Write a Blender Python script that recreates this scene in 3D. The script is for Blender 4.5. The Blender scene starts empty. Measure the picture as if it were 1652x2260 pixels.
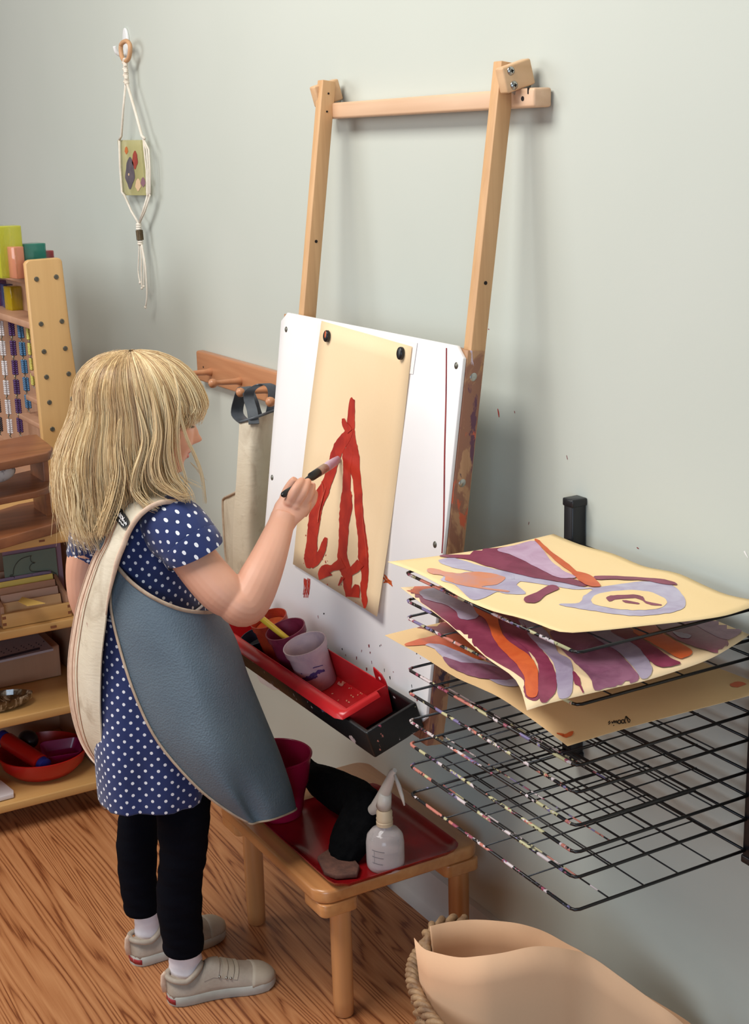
import bpy, bmesh, math, random
import numpy as np
from mathutils import Vector, Matrix
from mathutils.bvhtree import BVHTree
from mathutils.geometry import delaunay_2d_cdt
random.seed(7); np.random.seed(7)
S = bpy.context.scene
COL = S.collection
# ---------------------------------------------------------------- camera
FPX = 3105.0
CR = np.array([[0.50239472, 0.86424292, -0.02614811], [-0.20757249, 0.14991129, 0.96666451], [-0.83935285, 0.48021951, -0.25470769]])
CP = np.array([0, -1.25, 1.4])
cam = bpy.data.cameras.new('camera'); camo = bpy.data.objects.new('camera', cam); COL.objects.link(camo)
cam.sensor_fit = 'VERTICAL'; cam.sensor_height = 22.6; cam.lens = FPX / 100; cam.clip_start = .05
Mx = Matrix([[CR[0][i], CR[1][i], -CR[2][i]] for i in range(3)]).to_4x4(); Mx.translation = Vector(CP)
camo.matrix_world = Mx
S.camera = camo
# ---------------------------------------------------------------- light
S.view_settings.view_transform = 'Standard'; S.view_settings.look = 'None'
S.view_settings.gamma = 1; S.view_settings.use_curve_mapping = False
S.view_settings.exposure = -0.16
W = bpy.data.worlds.new('world'); S.world = W; W.use_nodes = True
W.node_tree.nodes['Background'].inputs[0].default_value = (1.0, .93, .82, 1)
W.node_tree.nodes['Background'].inputs[1].default_value = .12
def area(name, loc, target, sx, sy, power, color):
    l = bpy.data.lights.new(name, 'AREA'); l.shape = 'RECTANGLE'; l.size = sx; l.size_y = sy; l.energy = power; l.color = color
    o = bpy.data.objects.new(name, l); COL.objects.link(o); o.location = loc
    o.rotation_euler = (Vector(target) - Vector(loc)).to_track_quat('-Z', 'Y').to_euler()
    return o
area('ceiling_light', (-1.95, -1.65, 2.9), (-2.0, -.5, .6), 1.6, .8, 74, (1.0, .975, .935))
area('window_light', (-4.4, -3.6, 2.0), (-2.0, -.1, .85), 2.4, 1.8, 68, (.96, .98, 1.0))
area('far_window_light', (1.9, -3.0, 1.3), (-1.5, 0, .45), 1.8, 1.4, 68, (.62, .80, 1.0))

# ---------------------------------------------------------------- geometry helpers
def ray(px, py):
    d = CR.T @ np.array([(px - 826) / FPX, -(py - 1130) / FPX, 1.0]); return d
def on(px, py, **k):
    d = ray(px, py); a, v = list(k.items())[0]; i = 'xyz'.index(a)
    return CP + d * ((v - CP[i]) / d[i])
def onpl(px, py, n, p0):
    d = ray(px, py); n = np.array(n, float)
    return CP + d * (((np.array(p0) - CP) @ n) / (d @ n))
def dep(px, py, t): return CP + ray(px, py) * t
def V(*a): return np.array(a, float)
def unit(v): v = np.array(v, float); return v / np.linalg.norm(v)
def Z(ox, oy, s, pts): return [(ox + p[0] / s, oy + p[1] / s) + tuple(p[2:]) for p in pts]

ORG = {}
def empty(name, loc, label, cat, group=None):
    o = bpy.data.objects.new(name, None); COL.objects.link(o); o.location = loc; o.empty_display_size = .02
    o['label'] = label; o['category'] = cat
    if group: o['group'] = group
    ORG[o.name] = np.array(loc, float); return o
def tag(o, label, cat, group=None, kind=None):
    o['label'] = label; o['category'] = cat
    if group: o['group'] = group
    if kind: o['kind'] = kind
    return o
class MB:
    def __init__(s): s.v = []; s.f = []; s.m = []; s.uv = {}; s.tone = []
    def add(s, v, f, m=0, uv=None, tone=0.5):
        b = len(s.v); s.v += [tuple(map(float, p)) for p in v]
        for q in f: s.f.append(tuple(i + b for i in q)); s.m.append(m)
        if uv is not None:
            for i, t in enumerate(uv): s.uv[b + i] = t
        s.tone += [tone] * len(v) if np.isscalar(tone) else list(tone)
        return s
    def box(s, c, h, ax=None, m=0):
        c = np.array(c, float)
        A = np.eye(3) if ax is None else np.array(ax, float)
        v = [c + A[0] * h[0] * i + A[1] * h[1] * j + A[2] * h[2] * k for i in (-1, 1) for j in (-1, 1) for k in (-1, 1)]
        f = [(0, 1, 3, 2), (4, 6, 7, 5), (0, 4, 5, 1), (2, 3, 7, 6), (0, 2, 6, 4), (1, 5, 7, 3)]
        return s.add(v, f, m)
    def bb(s, a, b, m=0):
        a = np.array(a, float); b = np.array(b, float); return s.box((a + b) / 2, abs(b - a) / 2, None, m)
    def loft(s, rings, caps=True, m=0, uv=None, close=True, tone=.5):
        n = len(rings[0]); v = [p for r in rings for p in r]; f = []
        for i in range(len(rings) - 1):
            for j in range(n if close else n - 1):
                a = i * n + j; b = i * n + (j + 1) % n
                f.append((a, b, b + n, a + n))
        if caps:
            f.append(tuple(reversed(range(n)))); f.append(tuple(range((len(rings) - 1) * n, len(rings) * n)))
        return s.add(v, f, m, uv, tone)
    def tube(s, pts, r, n=10, m=0, caps=True, flat=1.0, tone=.5, up=None):
        return s.loft(tube_rings(pts, r, n, flat, up), caps, m, tone=tone)
    def lathe(s, prof, o=(0, 0, 0), n=28, ax=None, m=0, caps=False):
        A = np.eye(3) if ax is None else np.array(ax, float); o = np.array(o, float); R = []
        for r, z in prof:
            R.append([o + (A[0] * math.cos(2 * math.pi * k / n) + A[1] * math.sin(2 * math.pi * k / n)) * max(r, 1e-5) + A[2] * z for k in range(n)])
        return s.loft(R, caps, m)
    def prism(s, pts, vec, m=0):
        n = len(pts); vec = np.array(vec, float); v = [np.array(p, float) for p in pts]; v2 = [p + vec for p in v]
        f = [tuple(reversed(range(n))), tuple(range(n, 2 * n))] + [(i, (i + 1) % n, (i + 1) % n + n, i + n) for i in range(n)]
        return s.add(v + v2, f, m)
    def sphere(s, c, r, nu=12, nv=8, m=0, ax=None, tone=.5):
        r = np.array([r] * 3 if np.isscalar(r) else r, float); A = np.eye(3) if ax is None else np.array(ax, float); c = np.array(c, float)
        R = []
        for j in range(nv + 1):
            t = math.pi * j / nv; t = min(max(t, .02), math.pi - .02)
            R.append([c + A[0] * r[0] * math.sin(t) * math.cos(2 * math.pi * k / nu) + A[1] * r[1] * math.sin(t) * math.sin(2 * math.pi * k / nu) + A[2] * r[2] * math.cos(t) for k in range(nu)])
        return s.loft(R, True, m, tone=tone)
    def build(s, name, mats, parent=None, smooth=None, bevel=0, seg=2, sub=0, tone=False, fixn=True, voxel=0, smoothit=0):
        if not isinstance(mats, (list, tuple)): mats = [mats]
        org = ORG[parent.name] if parent is not None else np.zeros(3)
        me = bpy.data.meshes.new(name)
        me.from_pydata([tuple(np.array(p) - org) for p in s.v], [], s.f)
        for mt in mats: me.materials.append(mt)
        me.polygons.foreach_set('material_index', s.m)
        if s.uv:
            L = me.uv_layers.new(name='UVMap')
            for lp in me.loops: L.data[lp.index].uv = s.uv.get(lp.vertex_index, (0, 0))
        if tone:
            at = me.attributes.new('tone', 'FLOAT', 'POINT'); at.data.foreach_set('value', s.tone)
        if fixn:
            bm = bmesh.new(); bm.from_mesh(me); bmesh.ops.recalc_face_normals(bm, faces=bm.faces); bm.to_mesh(me); bm.free()
        me.update()
        o = bpy.data.objects.new(name, me); COL.objects.link(o)
        if parent is not None: o.parent = parent; ORG[o.name] = org
        else: ORG[o.name] = np.zeros(3)
        if voxel:
            md = o.modifiers.new('remesh', 'REMESH'); md.mode = 'VOXEL'; md.voxel_size = voxel; md.use_smooth_shade = True
        if smoothit:
            md = o.modifiers.new('smooth', 'SMOOTH'); md.iterations = smoothit; md.factor = .5
        if bevel:
            md = o.modifiers.new('bevel', 'BEVEL'); md.width = bevel; md.segments = seg; md.limit_method = 'ANGLE'; md.angle_limit = math.radians(40)
        if sub:
            md = o.modifiers.new('sub', 'SUBSURF'); md.levels = sub; md.render_levels = sub
        if smooth is None: smooth = False
        if smooth is True or smooth == 1:
            me.polygons.foreach_set('use_smooth', [True] * len(me.polygons))
        elif smooth:
            me.polygons.foreach_set('use_smooth', [True] * len(me.polygons))
            bm = bmesh.new(); bm.from_mesh(me)
            for e in bm.edges:
                if len(e.link_faces) == 2 and e.calc_face_angle(0) > math.radians(smooth): e.smooth = False
            bm.to_mesh(me); bm.free()
        elif bevel:
            me.polygons.foreach_set('use_smooth', [True] * len(me.polygons))
        return o
def tube_rings(pts, r, n=10, flat=1.0, up=None):
    P = [np.array(p, float) for p in pts]; r = [r] * len(P) if np.isscalar(r) else r
    R = []; prev = None
    for i, p in enumerate(P):
        t = unit(P[min(i + 1, len(P) - 1)] - P[max(i - 1, 0)])
        if prev is None:
            a = np.array(up, float) if up is not None else (V(0, 0, 1) if abs(t[2]) < .8 else V(1, 0, 0))
        else: a = prev
        a = a - t * (a @ t); a = unit(a); prev = a; b = np.cross(t, a)
        R.append([p + r[i] * (a * math.cos(2 * math.pi * k / n) + flat * b * math.sin(2 * math.pi * k / n)) for k in range(n)])
    return R
def spline(pts, n=6, closed=False):
    P = [np.array(p, float) for p in pts]; out = []; N = len(P)
    for i in range(N if closed else N - 1):
        g = (lambda k: P[k % N]) if closed else (lambda k: P[min(max(k, 0), N - 1)])
        a, b, c, d = g(i - 1), g(i), g(i + 1), g(i + 2)
        for k in range(n):
            t = k / n
            out.append(.5 * ((2 * b) + (c - a) * t + (2 * a - 5 * b + 4 * c - d) * t * t + (3 * b - a - 3 * c + d) * t ** 3))
    if not closed: out.append(P[-1])
    return out
def fine_grid(rows, nu=4, nv=4):
    R = [spline(r, nu) for r in rows]; C = [spline([r[j] for r in R], nv) for j in range(len(R[0]))]
    return [[C[j][i] for j in range(len(C))] for i in range(len(C[0]))]
def grid_normals(G):
    G = np.array(G); du = np.gradient(G, axis=1); dv = np.gradient(G, axis=0); n = np.cross(du, dv)
    return n / (np.linalg.norm(n, axis=2, keepdims=True) + 1e-12)
def sheet(mb, G, th, m_out=0, m_in=1, m_rim=1, toward=None):
    """thick sheet from a grid of points; the grid is the outer (camera or 'toward') side"""
    G = np.array(G); n = grid_normals(G); tw = CP if toward is None else np.array(toward, float)
    if np.mean(np.sum(n * (tw - G), axis=2)) < 0: n = -n
    H = G - n * th; a, b = G.shape[:2]; v = list(G.reshape(-1, 3)) + list(H.reshape(-1, 3)); N = a * b
    f0 = [(i * b + j, i * b + j + 1, (i + 1) * b + j + 1, (i + 1) * b + j) for i in range(a - 1) for j in range(b - 1)]
    # normalise so that u ~ metres across, v ~ metres down
    uu = np.concatenate([np.zeros((a, 1)), np.cumsum(np.linalg.norm(np.diff(G, axis=1), axis=2), axis=1)], axis=1)
    vv = np.concatenate([np.zeros((1, b)), np.cumsum(np.linalg.norm(np.diff(G, axis=0), axis=2), axis=0)], axis=0)
    uv = [(uu[i][j], vv[i][j]) for i in range(a) for j in range(b)]
    f1 = [tuple(i + N for i in reversed(q)) for q in f0]
    rim = []
    edge = [(0, j) for j in range(b)] + [(i, b - 1) for i in range(1, a)] + [(a - 1, j) for j in range(b - 2, -1, -1)] + [(i, 0) for i in range(a - 2, 0, -1)]
    ids = [i * b + j for i, j in edge]
    for k in range(len(ids)):
        p, q = ids[k], ids[(k + 1) % len(ids)]; rim.append((p, p + N, q + N, q))
    base = len(mb.v)
    mb.add(v, f0, m_out, uv + uv)
    for q in f1: mb.f.append(tuple(i + base for i in q)); mb.m.append(m_in)
    for q in rim: mb.f.append(tuple(i + base for i in q)); mb.m.append(m_rim)
    return mb
class Surf:
    """something marks can be laid on: rays from the lens position meet it, marks lie a hair above it"""
    def __init__(s, G=None, plane=None):
        s.plane = plane; s.b = None
        if G is not None:
            G = np.array(G); a, b = G.shape[:2]
            s.b = BVHTree.FromPolygons([Vector(p) for p in G.reshape(-1, 3)], [(i * b + j, i * b + j + 1, (i + 1) * b + j + 1, (i + 1) * b + j) for i in range(a - 1) for j in range(b - 1)])
    def hit(s, px, py, off):
        d = ray(px, py)
        if s.b is not None:
            h = s.b.ray_cast(Vector(CP), Vector(d).normalized())
            if h[0] is None: return None
            n = h[1] if h[1].dot(Vector(CP) - h[0]) > 0 else -h[1]
            return np.array(h[0] + n * off)
        n, p0 = s.plane; p = onpl(px, py, n, p0); n = unit(n)
        if n @ (CP - p) < 0: n = -n
        return p + n * off
def mark(mb, poly, surf, m, off=.0006, step=14):
    """closed pixel outline -> thin film of paint that follows the surface"""
    P = [Vector((float(p[0]), float(p[1]))) for p in poly]; n = len(P)
    dense = []
    for i in range(n):
        a, b = P[i], P[(i + 1) % n]; k = max(1, int((b - a).length / step))
        dense += [a.lerp(b, t / k) for t in range(k)]
    xs = [p.x for p in dense]; ys = [p.y for p in dense]; pts = list(dense); nd = len(dense)
    def inside(x, y):
        c = False; j = nd - 1
        for i in range(nd):
            if (dense[i].y > y) != (dense[j].y > y) and x < (dense[j].x - dense[i].x) * (y - dense[i].y) / (dense[j].y - dense[i].y) + dense[i].x: c = not c
            j = i
        return c
    if surf.b is not None:
        y = min(ys) + step / 2
        while y < max(ys):
            x = min(xs) + step / 2
            while x < max(xs):
                if inside(x, y): pts.append(Vector((x, y)))
                x += step
            y += step
    r = delaunay_2d_cdt(pts, [], [list(range(nd))], 1, 1e-4)
    H = [surf.hit(p.x, p.y, off) for p in r[0]]
    f = [tuple(q) for q in r[2] if all(H[i] is not None for i in q)]
    used = sorted({i for q in f for i in q}); mp = {k: i for i, k in enumerate(used)}
    if f: mb.add([H[i] for i in used], [tuple(mp[i] for i in q) for q in f], m)
def stroke(mb, pts, surf, m, off=.0006, jit=0., step=6, w=None, n=5, closed=False):
    """brush stroke through pixel points (x, y, width)"""
    P = [tuple(p) + ((w,) if len(p) == 2 else ()) for p in pts]
    Q = spline([np.array(p, float) for p in P], n, closed); L = []; Rr = []
    for i, q in enumerate(Q):
        t = Q[min(i + 1, len(Q) - 1)][:2] - Q[max(i - 1, 0)][:2]; l = np.linalg.norm(t) + 1e-9; nn = np.array([-t[1], t[0]]) / l
        h = q[2] / 2
        L.append(q[:2] + nn * h * (1 + jit * random.uniform(-1, 1))); Rr.append(q[:2] - nn * h * (1 + jit * random.uniform(-1, 1)))
    v = []; keep = []
    for a, b in zip(L, Rr):
        k = 4; row = [surf.hit(*(a * (1 - t / k) + b * t / k), off) for t in range(k + 1)]
        keep.append(all(x is not None for x in row)); v.append([x if x is not None else V(0, 0, 0) for x in row])
    K = 5; f = []
    for i in range(len(v) - 1):
        if keep[i] and keep[i + 1]:
            for j in range(K - 1): f.append((i * K + j, i * K + j + 1, (i + 1) * K + j + 1, (i + 1) * K + j))
    used = sorted({i for q in f for i in q}); mp = {k: i for i, k in enumerate(used)}; fl = [p for r in v for p in r]
    if f: mb.add([fl[i] for i in used], [tuple(mp[i] for i in q) for q in f], m)

# ---------------------------------------------------------------- materials
def lin(c): return tuple(((x / 255) / 12.92 if x / 255 <= .04045 else ((x / 255 + .055) / 1.055) ** 2.4) for x in c) + (1,)
class NT:
    def __init__(s, name):
        s.mat = bpy.data.materials.new(name); s.mat.use_nodes = True; s.t = s.mat.node_tree; s.b = s.t.nodes['Principled BSDF']
        s.tc = s.t.nodes.new('ShaderNodeTexCoord')
    def n(s, typ, **k):
        o = s.t.nodes.new('ShaderNode' + typ)
        for a, b in k.items():
            if a.startswith('i_'): o.inputs[int(a[2:]) if a[2:].isdigit() else a[2:].replace('_', ' ')].default_value = b
            else: setattr(o, a, b)
        return o
    def l(s, a, b): s.t.links.new(a, b)
    def map(s, scale=(1, 1, 1), rot=(0, 0, 0), src='Object', loc=(0, 0, 0)):
        m = s.n('Mapping'); m.inputs[3].default_value = scale; m.inputs[2].default_value = rot; m.inputs[1].default_value = loc
        s.l(s.tc.outputs[src], m.inputs[0]); return m.outputs[0]
    def noise(s, vec, scale=5, detail=4, rough=.55, dist=0):
        o = s.n('TexNoise'); o.inputs['Scale'].default_value = scale; o.inputs['Detail'].default_value = detail
        o.inputs['Roughness'].default_value = rough; o.inputs['Distortion'].default_value = dist; s.l(vec, o.inputs['Vector']); return o.outputs['Fac']
    def math(s, op, a, b=None, c=None):
        o = s.n('Math', operation=op)
        for i, x in enumerate((a, b, c)):
            if x is None: continue
            if isinstance(x, (int, float)): o.inputs[i].default_value = x
            else: s.l(x, o.inputs[i])
        return o.outputs[0]
    def ramp(s, fac, stops, mode='LINEAR'):
        o = s.n('ValToRGB'); o.color_ramp.interpolation = mode; e = o.color_ramp.elements
        while len(e) < len(stops): e.new(.5)
        for i, (p, c) in enumerate(stops): e[i].position = p; e[i].color = lin(c) if len(c) == 3 else c
        s.l(fac, o.inputs[0]); return o.outputs[0]
    def mix(s, fac, a, b, blend='MIX'):
        o = s.n('Mix', data_type='RGBA', blend_type=blend)
        if isinstance(fac, (int, float)): o.inputs[0].default_value = fac
        else: s.l(fac, o.inputs[0])
        for i, x in ((6, a), (7, b)):
            if isinstance(x, tuple): o.inputs[i].default_value = lin(x) if len(x) == 3 else x
            else: s.l(x, o.inputs[i])
        return o.outputs[2]
    def col(s, c):
        if isinstance(c, tuple): s.b.inputs['Base Color'].default_value = lin(c)
        else: s.l(c, s.b.inputs['Base Color'])
    def bump(s, h, strength=.2, dist=.001):
        o = s.n('Bump'); o.inputs['Strength'].default_value = strength; o.inputs['Distance'].default_value = dist; s.l(h, o.inputs['Height']); s.l(o.outputs[0], s.b.inputs['Normal'])
    def set(s, **k):
        nm = dict(rough='Roughness', metal='Metallic', spec='Specular IOR Level', trans='Transmission Weight', alpha='Alpha', coat='Coat Weight', sss='Subsurface Weight', sheen='Sheen Weight', ior='IOR', ssc='Subsurface Scale', coatr='Coat Roughness')
        for a, b in k.items(): s.b.inputs[nm[a]].default_value = b
        return s
def plain(name, c, c2=None, scale=8, amt=(.35, .7), bump=0, bscale=60, stretch=(1, 1, 1), **k):
    t = NT(name)
    if c2: t.col(t.ramp(t.noise(t.map(stretch), scale, 5, .6), [(amt[0], c), (amt[1], c2)]))
    else: t.col(c)
    if bump: t.bump(t.noise(t.map(), bscale, 3), bump, .001)
    t.set(**k); return t.mat
def wood(name, c, c2, axis=2, fine=60, k=9, rough=.45, knots=0, stains=None, coat=0.15, th=None):
    t = NT(name); sc = [k, k, k]; sc[axis] = k * .09; f = [fine, fine, fine]; f[axis] = fine * .03
    a = t.noise(t.map(tuple(sc)), 1, 3, .5, .6); a = t.math('FRACT', t.math('MULTIPLY', a, 3.5)); a = t.math('PINGPONG', a, .5)
    b = t.noise(t.map(tuple(f)), 1, 4, .6)
    fac = t.math('ADD', t.math('MULTIPLY', a, .7), t.math('MULTIPLY', b, .65))
    cc = t.ramp(fac, [(.25, c), (.85, c2)])
    if stains:
        for i, (scol, sscale, lo) in enumerate(stains):
            nz = t.noise(t.map((1, 1, .6), loc=(i * 3.1, i, 0)), sscale, 6, .65, .5)
            cc = t.mix(t.ramp(nz, [(lo, (0, 0, 0)), (lo + .04, (255, 255, 255))]), cc, scol)
    t.col(cc); t.bump(b, .08, .001); t.set(rough=rough, coat=coat, coatr=.3); return t.mat
M = {}
def mk_wall():
    t = NT('wall_paint'); a = t.noise(t.map(), 1.3, 3); c = t.ramp(a, [(.3, (194, 199, 189)), (.7, (200, 204, 195))])
    v = t.noise(t.map((1, 1, 1), loc=(4, 0, 2)), 7, 5, .6, .3)
    c = t.mix(t.ramp(v, [(.71, (0, 0, 0)), (.76, (90, 90, 90))]), c, (196, 186, 140))
    s = t.noise(t.map((1, 1, .5)), 34, 3, .5); c = t.mix(t.ramp(s, [(.80, (0, 0, 0)), (.815, (150, 150, 150))]), c, (120, 108, 96))
    t.col(c); t.bump(t.noise(t.map(), 160, 3), .1, .001); t.set(rough=.62, spec=.3); return t.mat
def mk_floor():
    t = NT('oak_floor'); m = t.map((1, 1, 1)); sp = t.n('SeparateXYZ'); t.l(m, sp.inputs[0])
    pl = t.math('FLOOR', t.math('DIVIDE', sp.outputs[1], .19))
    cb = t.n('CombineXYZ'); t.l(t.math('ADD', t.math('MULTIPLY', sp.outputs[0], .40), t.math('MULTIPLY', pl, .31)), cb.inputs[0]); t.l(t.math('MULTIPLY', sp.outputs[1], 6.0), cb.inputs[1]); t.l(t.math('MULTIPLY', pl, 2.7), cb.inputs[2])
    big = t.noise(cb.outputs[0], 1.5, 2.0, .5, .35)
    ring = t.math('PINGPONG', t.math('MULTIPLY', big, 27.0), .5)
    fine = t.noise(t.map((6, 230, 1)), 1, 4, .7); mid = t.noise(t.map((2.5, 60, 1)), 1, 3, .6)
    fac = t.math('ADD', t.math('MULTIPLY', ring, 1.35), t.math('MULTIPLY', t.math('SUBTRACT', fine, .5), 1.1))
    fac = t.math('ADD', fac, t.math('MULTIPLY', t.math('SUBTRACT', mid, .5), .55))
    c = t.ramp(fac, [(.0, (120, 66, 36)), (.10, (150, 92, 54)), (.26, (174, 114, 71)), (.9, (196, 138, 92))])
    t.col(c); t.bump(fine, .1, .001); t.set(rough=.42, spec=.4, coat=.08); return t.mat
def mk_dots():
    t = NT('polka_dot_cotton'); sp = t.n('SeparateXYZ'); t.l(t.tc.outputs['UV'], sp.inputs[0])
    u = t.math('DIVIDE', sp.outputs[0], .0215); v = t.math('DIVIDE', sp.outputs[1], .0205)
    def d(o):
        a = t.math('SUBTRACT', t.math('FRACT', t.math('ADD', u, o)), .5); b = t.math('MULTIPLY', t.math('SUBTRACT', t.math('FRACT', t.math('ADD', v, o)), .5), .0205 / .0215)
        return t.math('SQRT', t.math('ADD', t.math('MULTIPLY', a, a), t.math('MULTIPLY', b, b)))
    m = t.math('MINIMUM', d(0.0), d(.5)); k = t.math('LESS_THAN', m, .122)
    base = t.ramp(t.noise(t.map(), 14, 3), [(.3, (22, 38, 86)), (.7, (29, 47, 104))])
    t.col(t.mix(k, base, (236, 238, 244))); t.bump(t.noise(t.map(), 420, 2), .15, .0005); t.set(rough=.85, sheen=.2); return t.mat
def mk_leather():
    t = NT('grey_blue_leatherette'); v = t.n('TexVoronoi'); v.inputs['Scale'].default_value = 330; t.l(t.map(), v.inputs['Vector'])
    a = t.noise(t.map(), 5, 4); t.col(t.ramp(a, [(.3, (88, 103, 116)), (.7, (106, 121, 131))]))
    t.bump(v.outputs['Distance'], .45, .0011); t.set(rough=.50, spec=.42); return t.mat
def mk_canvas(name='cream_vinyl', c=(212, 198, 172), c2=(228, 218, 196)):
    t = NT(name); a = t.noise(t.map(), 6, 5, .6); cc = t.ramp(a, [(.3, c), (.7, c2)])
    b = t.noise(t.map(loc=(3, 1, 5)), 9, 5, .6, 1.2); cc = t.mix(t.ramp(b, [(.54, (0, 0, 0)), (.72, (190, 190, 190))]), cc, (150, 128, 100))
    e = t.noise(t.map(loc=(9, 4, 5)), 40, 2, .5); cc = t.mix(t.ramp(e, [(.74, (0, 0, 0)), (.77, (200, 200, 200))]), cc, (150, 90, 85))
    t.col(cc); t.bump(t.noise(t.map((1, 1, 3)), 30, 5, .6, 1), .35, .002); t.set(rough=.6); return t.mat
def mk_hair():
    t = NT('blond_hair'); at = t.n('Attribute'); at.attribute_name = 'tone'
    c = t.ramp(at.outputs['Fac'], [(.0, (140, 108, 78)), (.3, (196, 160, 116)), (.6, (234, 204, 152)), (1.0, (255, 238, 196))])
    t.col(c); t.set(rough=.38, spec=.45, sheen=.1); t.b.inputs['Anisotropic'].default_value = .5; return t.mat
def mk_skin():
    t = NT('skin'); a = t.noise(t.map(), 9, 4, .55); c = t.ramp(a, [(.3, (218, 160, 132)), (.7, (226, 172, 146))])
    t.col(c); t.bump(t.noise(t.map(), 260, 3), .06, .001); t.set(rough=.5, sss=.12, ssc=.006, spec=.4)
    t.b.inputs['Subsurface Radius'].default_value = (1, .35, .2); return t.mat
def mk_paintwood(name, c, c2, axis=2, lo=1.0, am=.0):
    """maple frame whose lower half is crusted with colours of paint"""
    t = NT(name); f = [70, 70, 70]; f[axis] = 2
    b = t.noise(t.map(tuple(f)), 1, 4, .6); base = t.ramp(b, [(.3, c), (.8, c2)])
    sp = t.n('SeparateXYZ'); t.l(t.map(), sp.inputs[0]); h = t.ramp(sp.outputs[2], [(.0, (255, 255, 255)), (1.0, (255, 255, 255))])
    mr = t.n('MapRange'); mr.inputs['From Min'].default_value = lo; mr.inputs['From Max'].default_value = lo + .12; mr.inputs['To Min'].default_value = am; mr.inputs['To Max'].default_value = -.3; t.l(sp.outputs[2], mr.inputs['Value'])
    for i, (cc, sc, th) in enumerate([((142, 96, 74), 14, .50), ((92, 52, 72), 22, .60), ((196, 92, 60), 19, .645), ((214, 160, 70), 24, .66), ((60, 40, 60), 30, .665), ((196, 178, 190), 34, .70)]):
        nz = t.math('ADD', t.noise(t.map((1, 1, .45), loc=(i * 2.3, i * 1.7, i)), sc, 5, .6, .6), mr.outputs[0])
        base = t.mix(t.ramp(nz, [(th, (0, 0, 0)), (th + .03, (255, 255, 255))]), base, cc)
    t.col(base); t.bump(t.noise(t.map((1, 1, .5)), 40, 4), .25, .001); t.set(rough=.5); return t.mat
def mk_wire(name, speck):
    t = NT(name); base = (14, 13, 15)
    cur = t.mix(0.0, base, base)
    for i, (cc, sc) in enumerate([((210, 196, 196), 26), ((196, 120, 104), 21), ((150, 70, 90), 31), ((190, 184, 140), 24), ((120, 110, 150), 29)]):
        nz = t.noise(t.map(loc=(i * 5.3, i, i * 2)), sc, 4, .65)
        th = speck + (.03 if i else 0)
        cur = t.mix(t.ramp(nz, [(th, (0, 0, 0)), (th + .015, (255, 255, 255))]), cur, cc)
    t.col(cur); t.set(rough=.38, spec=.5); t.bump(t.noise(t.map(), 120, 3), .4, .001); return t.mat
def mk_kraft(name, c, c2):
    t = NT(name); a = t.noise(t.map((1, 3, 1)), 3, 3); cc = t.ramp(a, [(.3, c), (.7, c2)])
    f = t.noise(t.map(), 240, 2, .5); cc = t.mix(t.ramp(f, [(.4, (0, 0, 0)), (.75, (46, 46, 46))]), cc, (190, 150, 100))
    t.col(cc); t.set(rough=.85, spec=.2); return t.mat
def paint(name, c, c2=None, rough=.35):
    t = NT(name); c2 = c2 or tuple(max(0, int(x * .82)) for x in c)
    t.col(t.ramp(t.noise(t.map((1, 1, 1)), 26, 5, .6, .8), [(.35, c2), (.62, c)])); t.bump(t.noise(t.map(), 90, 4), .25, .0008); t.set(rough=rough, spec=.4); return t.mat
M['wall'] = mk_wall(); M['floor'] = mk_floor(); M['dots'] = mk_dots(); M['leather'] = mk_leather(); M['canvas'] = mk_canvas(); M['hair'] = mk_hair(); M['skin'] = mk_skin()
M['binding'] = plain('tan_binding', (168, 146, 124), (198, 176, 152), 60, (.3, .7), .3, 300, (1, 1, 1), rough=.7)
M['pinkbinding'] = plain('pinkish_binding', (206, 172, 148), (226, 200, 176), 70, (.3, .7), .3, 300, rough=.7)
M['trim'] = plain('baseboard_paint', (196, 190, 182), (206, 202, 196), 5, rough=.5)
M['maple'] = wood('maple', (226, 186, 142), (206, 160, 114), 2, rough=.5)
M['maple_x'] = wood('maple_crosswise', (224, 186, 152), (204, 162, 126), 0, rough=.5)
M['maple_y'] = wood('maple_block', (224, 186, 144), (208, 164, 120), 1, rough=.5)
M['upright'] = mk_paintwood('easel_upright', (216, 172, 124), (190, 144, 98), 2, .62, -.06)
M['frame'] = mk_paintwood('painty_frame', (186, 142, 104), (160, 116, 82), 2, 2.0, .03)
M['white'] = plain('white_board', (238, 234, 232), (243, 240, 239), 3, rough=.32, spec=.5)
M['rail'] = wood('peg_rail_wood', (205, 146, 104), (178, 116, 78), 0, fine=45, k=14, rough=.4)
M['birch'] = wood('birch_ply', (214, 172, 114), (196, 150, 94), 2, fine=50, k=3, rough=.45)
M['birch_y'] = wood('birch_shelf', (218, 172, 108), (196, 146, 86), 1, fine=50, k=4, rough=.42)
M['birch_in'] = wood('birch_inside', (186, 142, 112), (168, 124, 96), 2, fine=40, k=3, rough=.55)
M['darkwood'] = wood('acacia', (160, 100, 64), (110, 64, 40), 1, fine=60, k=10, rough=.4)
M['stool'] = wood('stool_birch', (212, 150, 92), (178, 112, 62), 0, fine=60, k=7, rough=.32, coat=.4)
M['stoolleg'] = wood('stool_leg_birch', (206, 146, 92), (176, 116, 68), 2, fine=60, k=9, rough=.34, coat=.3)
M['steel'] = plain('steel', (176, 176, 172), metal=1, rough=.32)
M['bolt'] = plain('grey_bolt', (120, 118, 108), metal=.8, rough=.4)
M['hole'] = plain('dark_hole', (30, 20, 16), rough=.9)
M['black'] = plain('black_plastic', (24, 24, 28), rough=.35)
M['blackpaint'] = mk_wire('black_painty_plastic', .635)
M['wire'] = mk_wire('black_wire', .70); M['wirepaint'] = mk_wire('paint_splashed_wire', .555)
M['redtray'] = plain('red_plastic', (196, 34, 38), (176, 24, 30), 8, rough=.3, spec=.5)
M['enamel'] = plain('red_enamel', (150, 22, 24), (126, 14, 20), 6, rough=.24, spec=.35, coat=.15)
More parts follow.
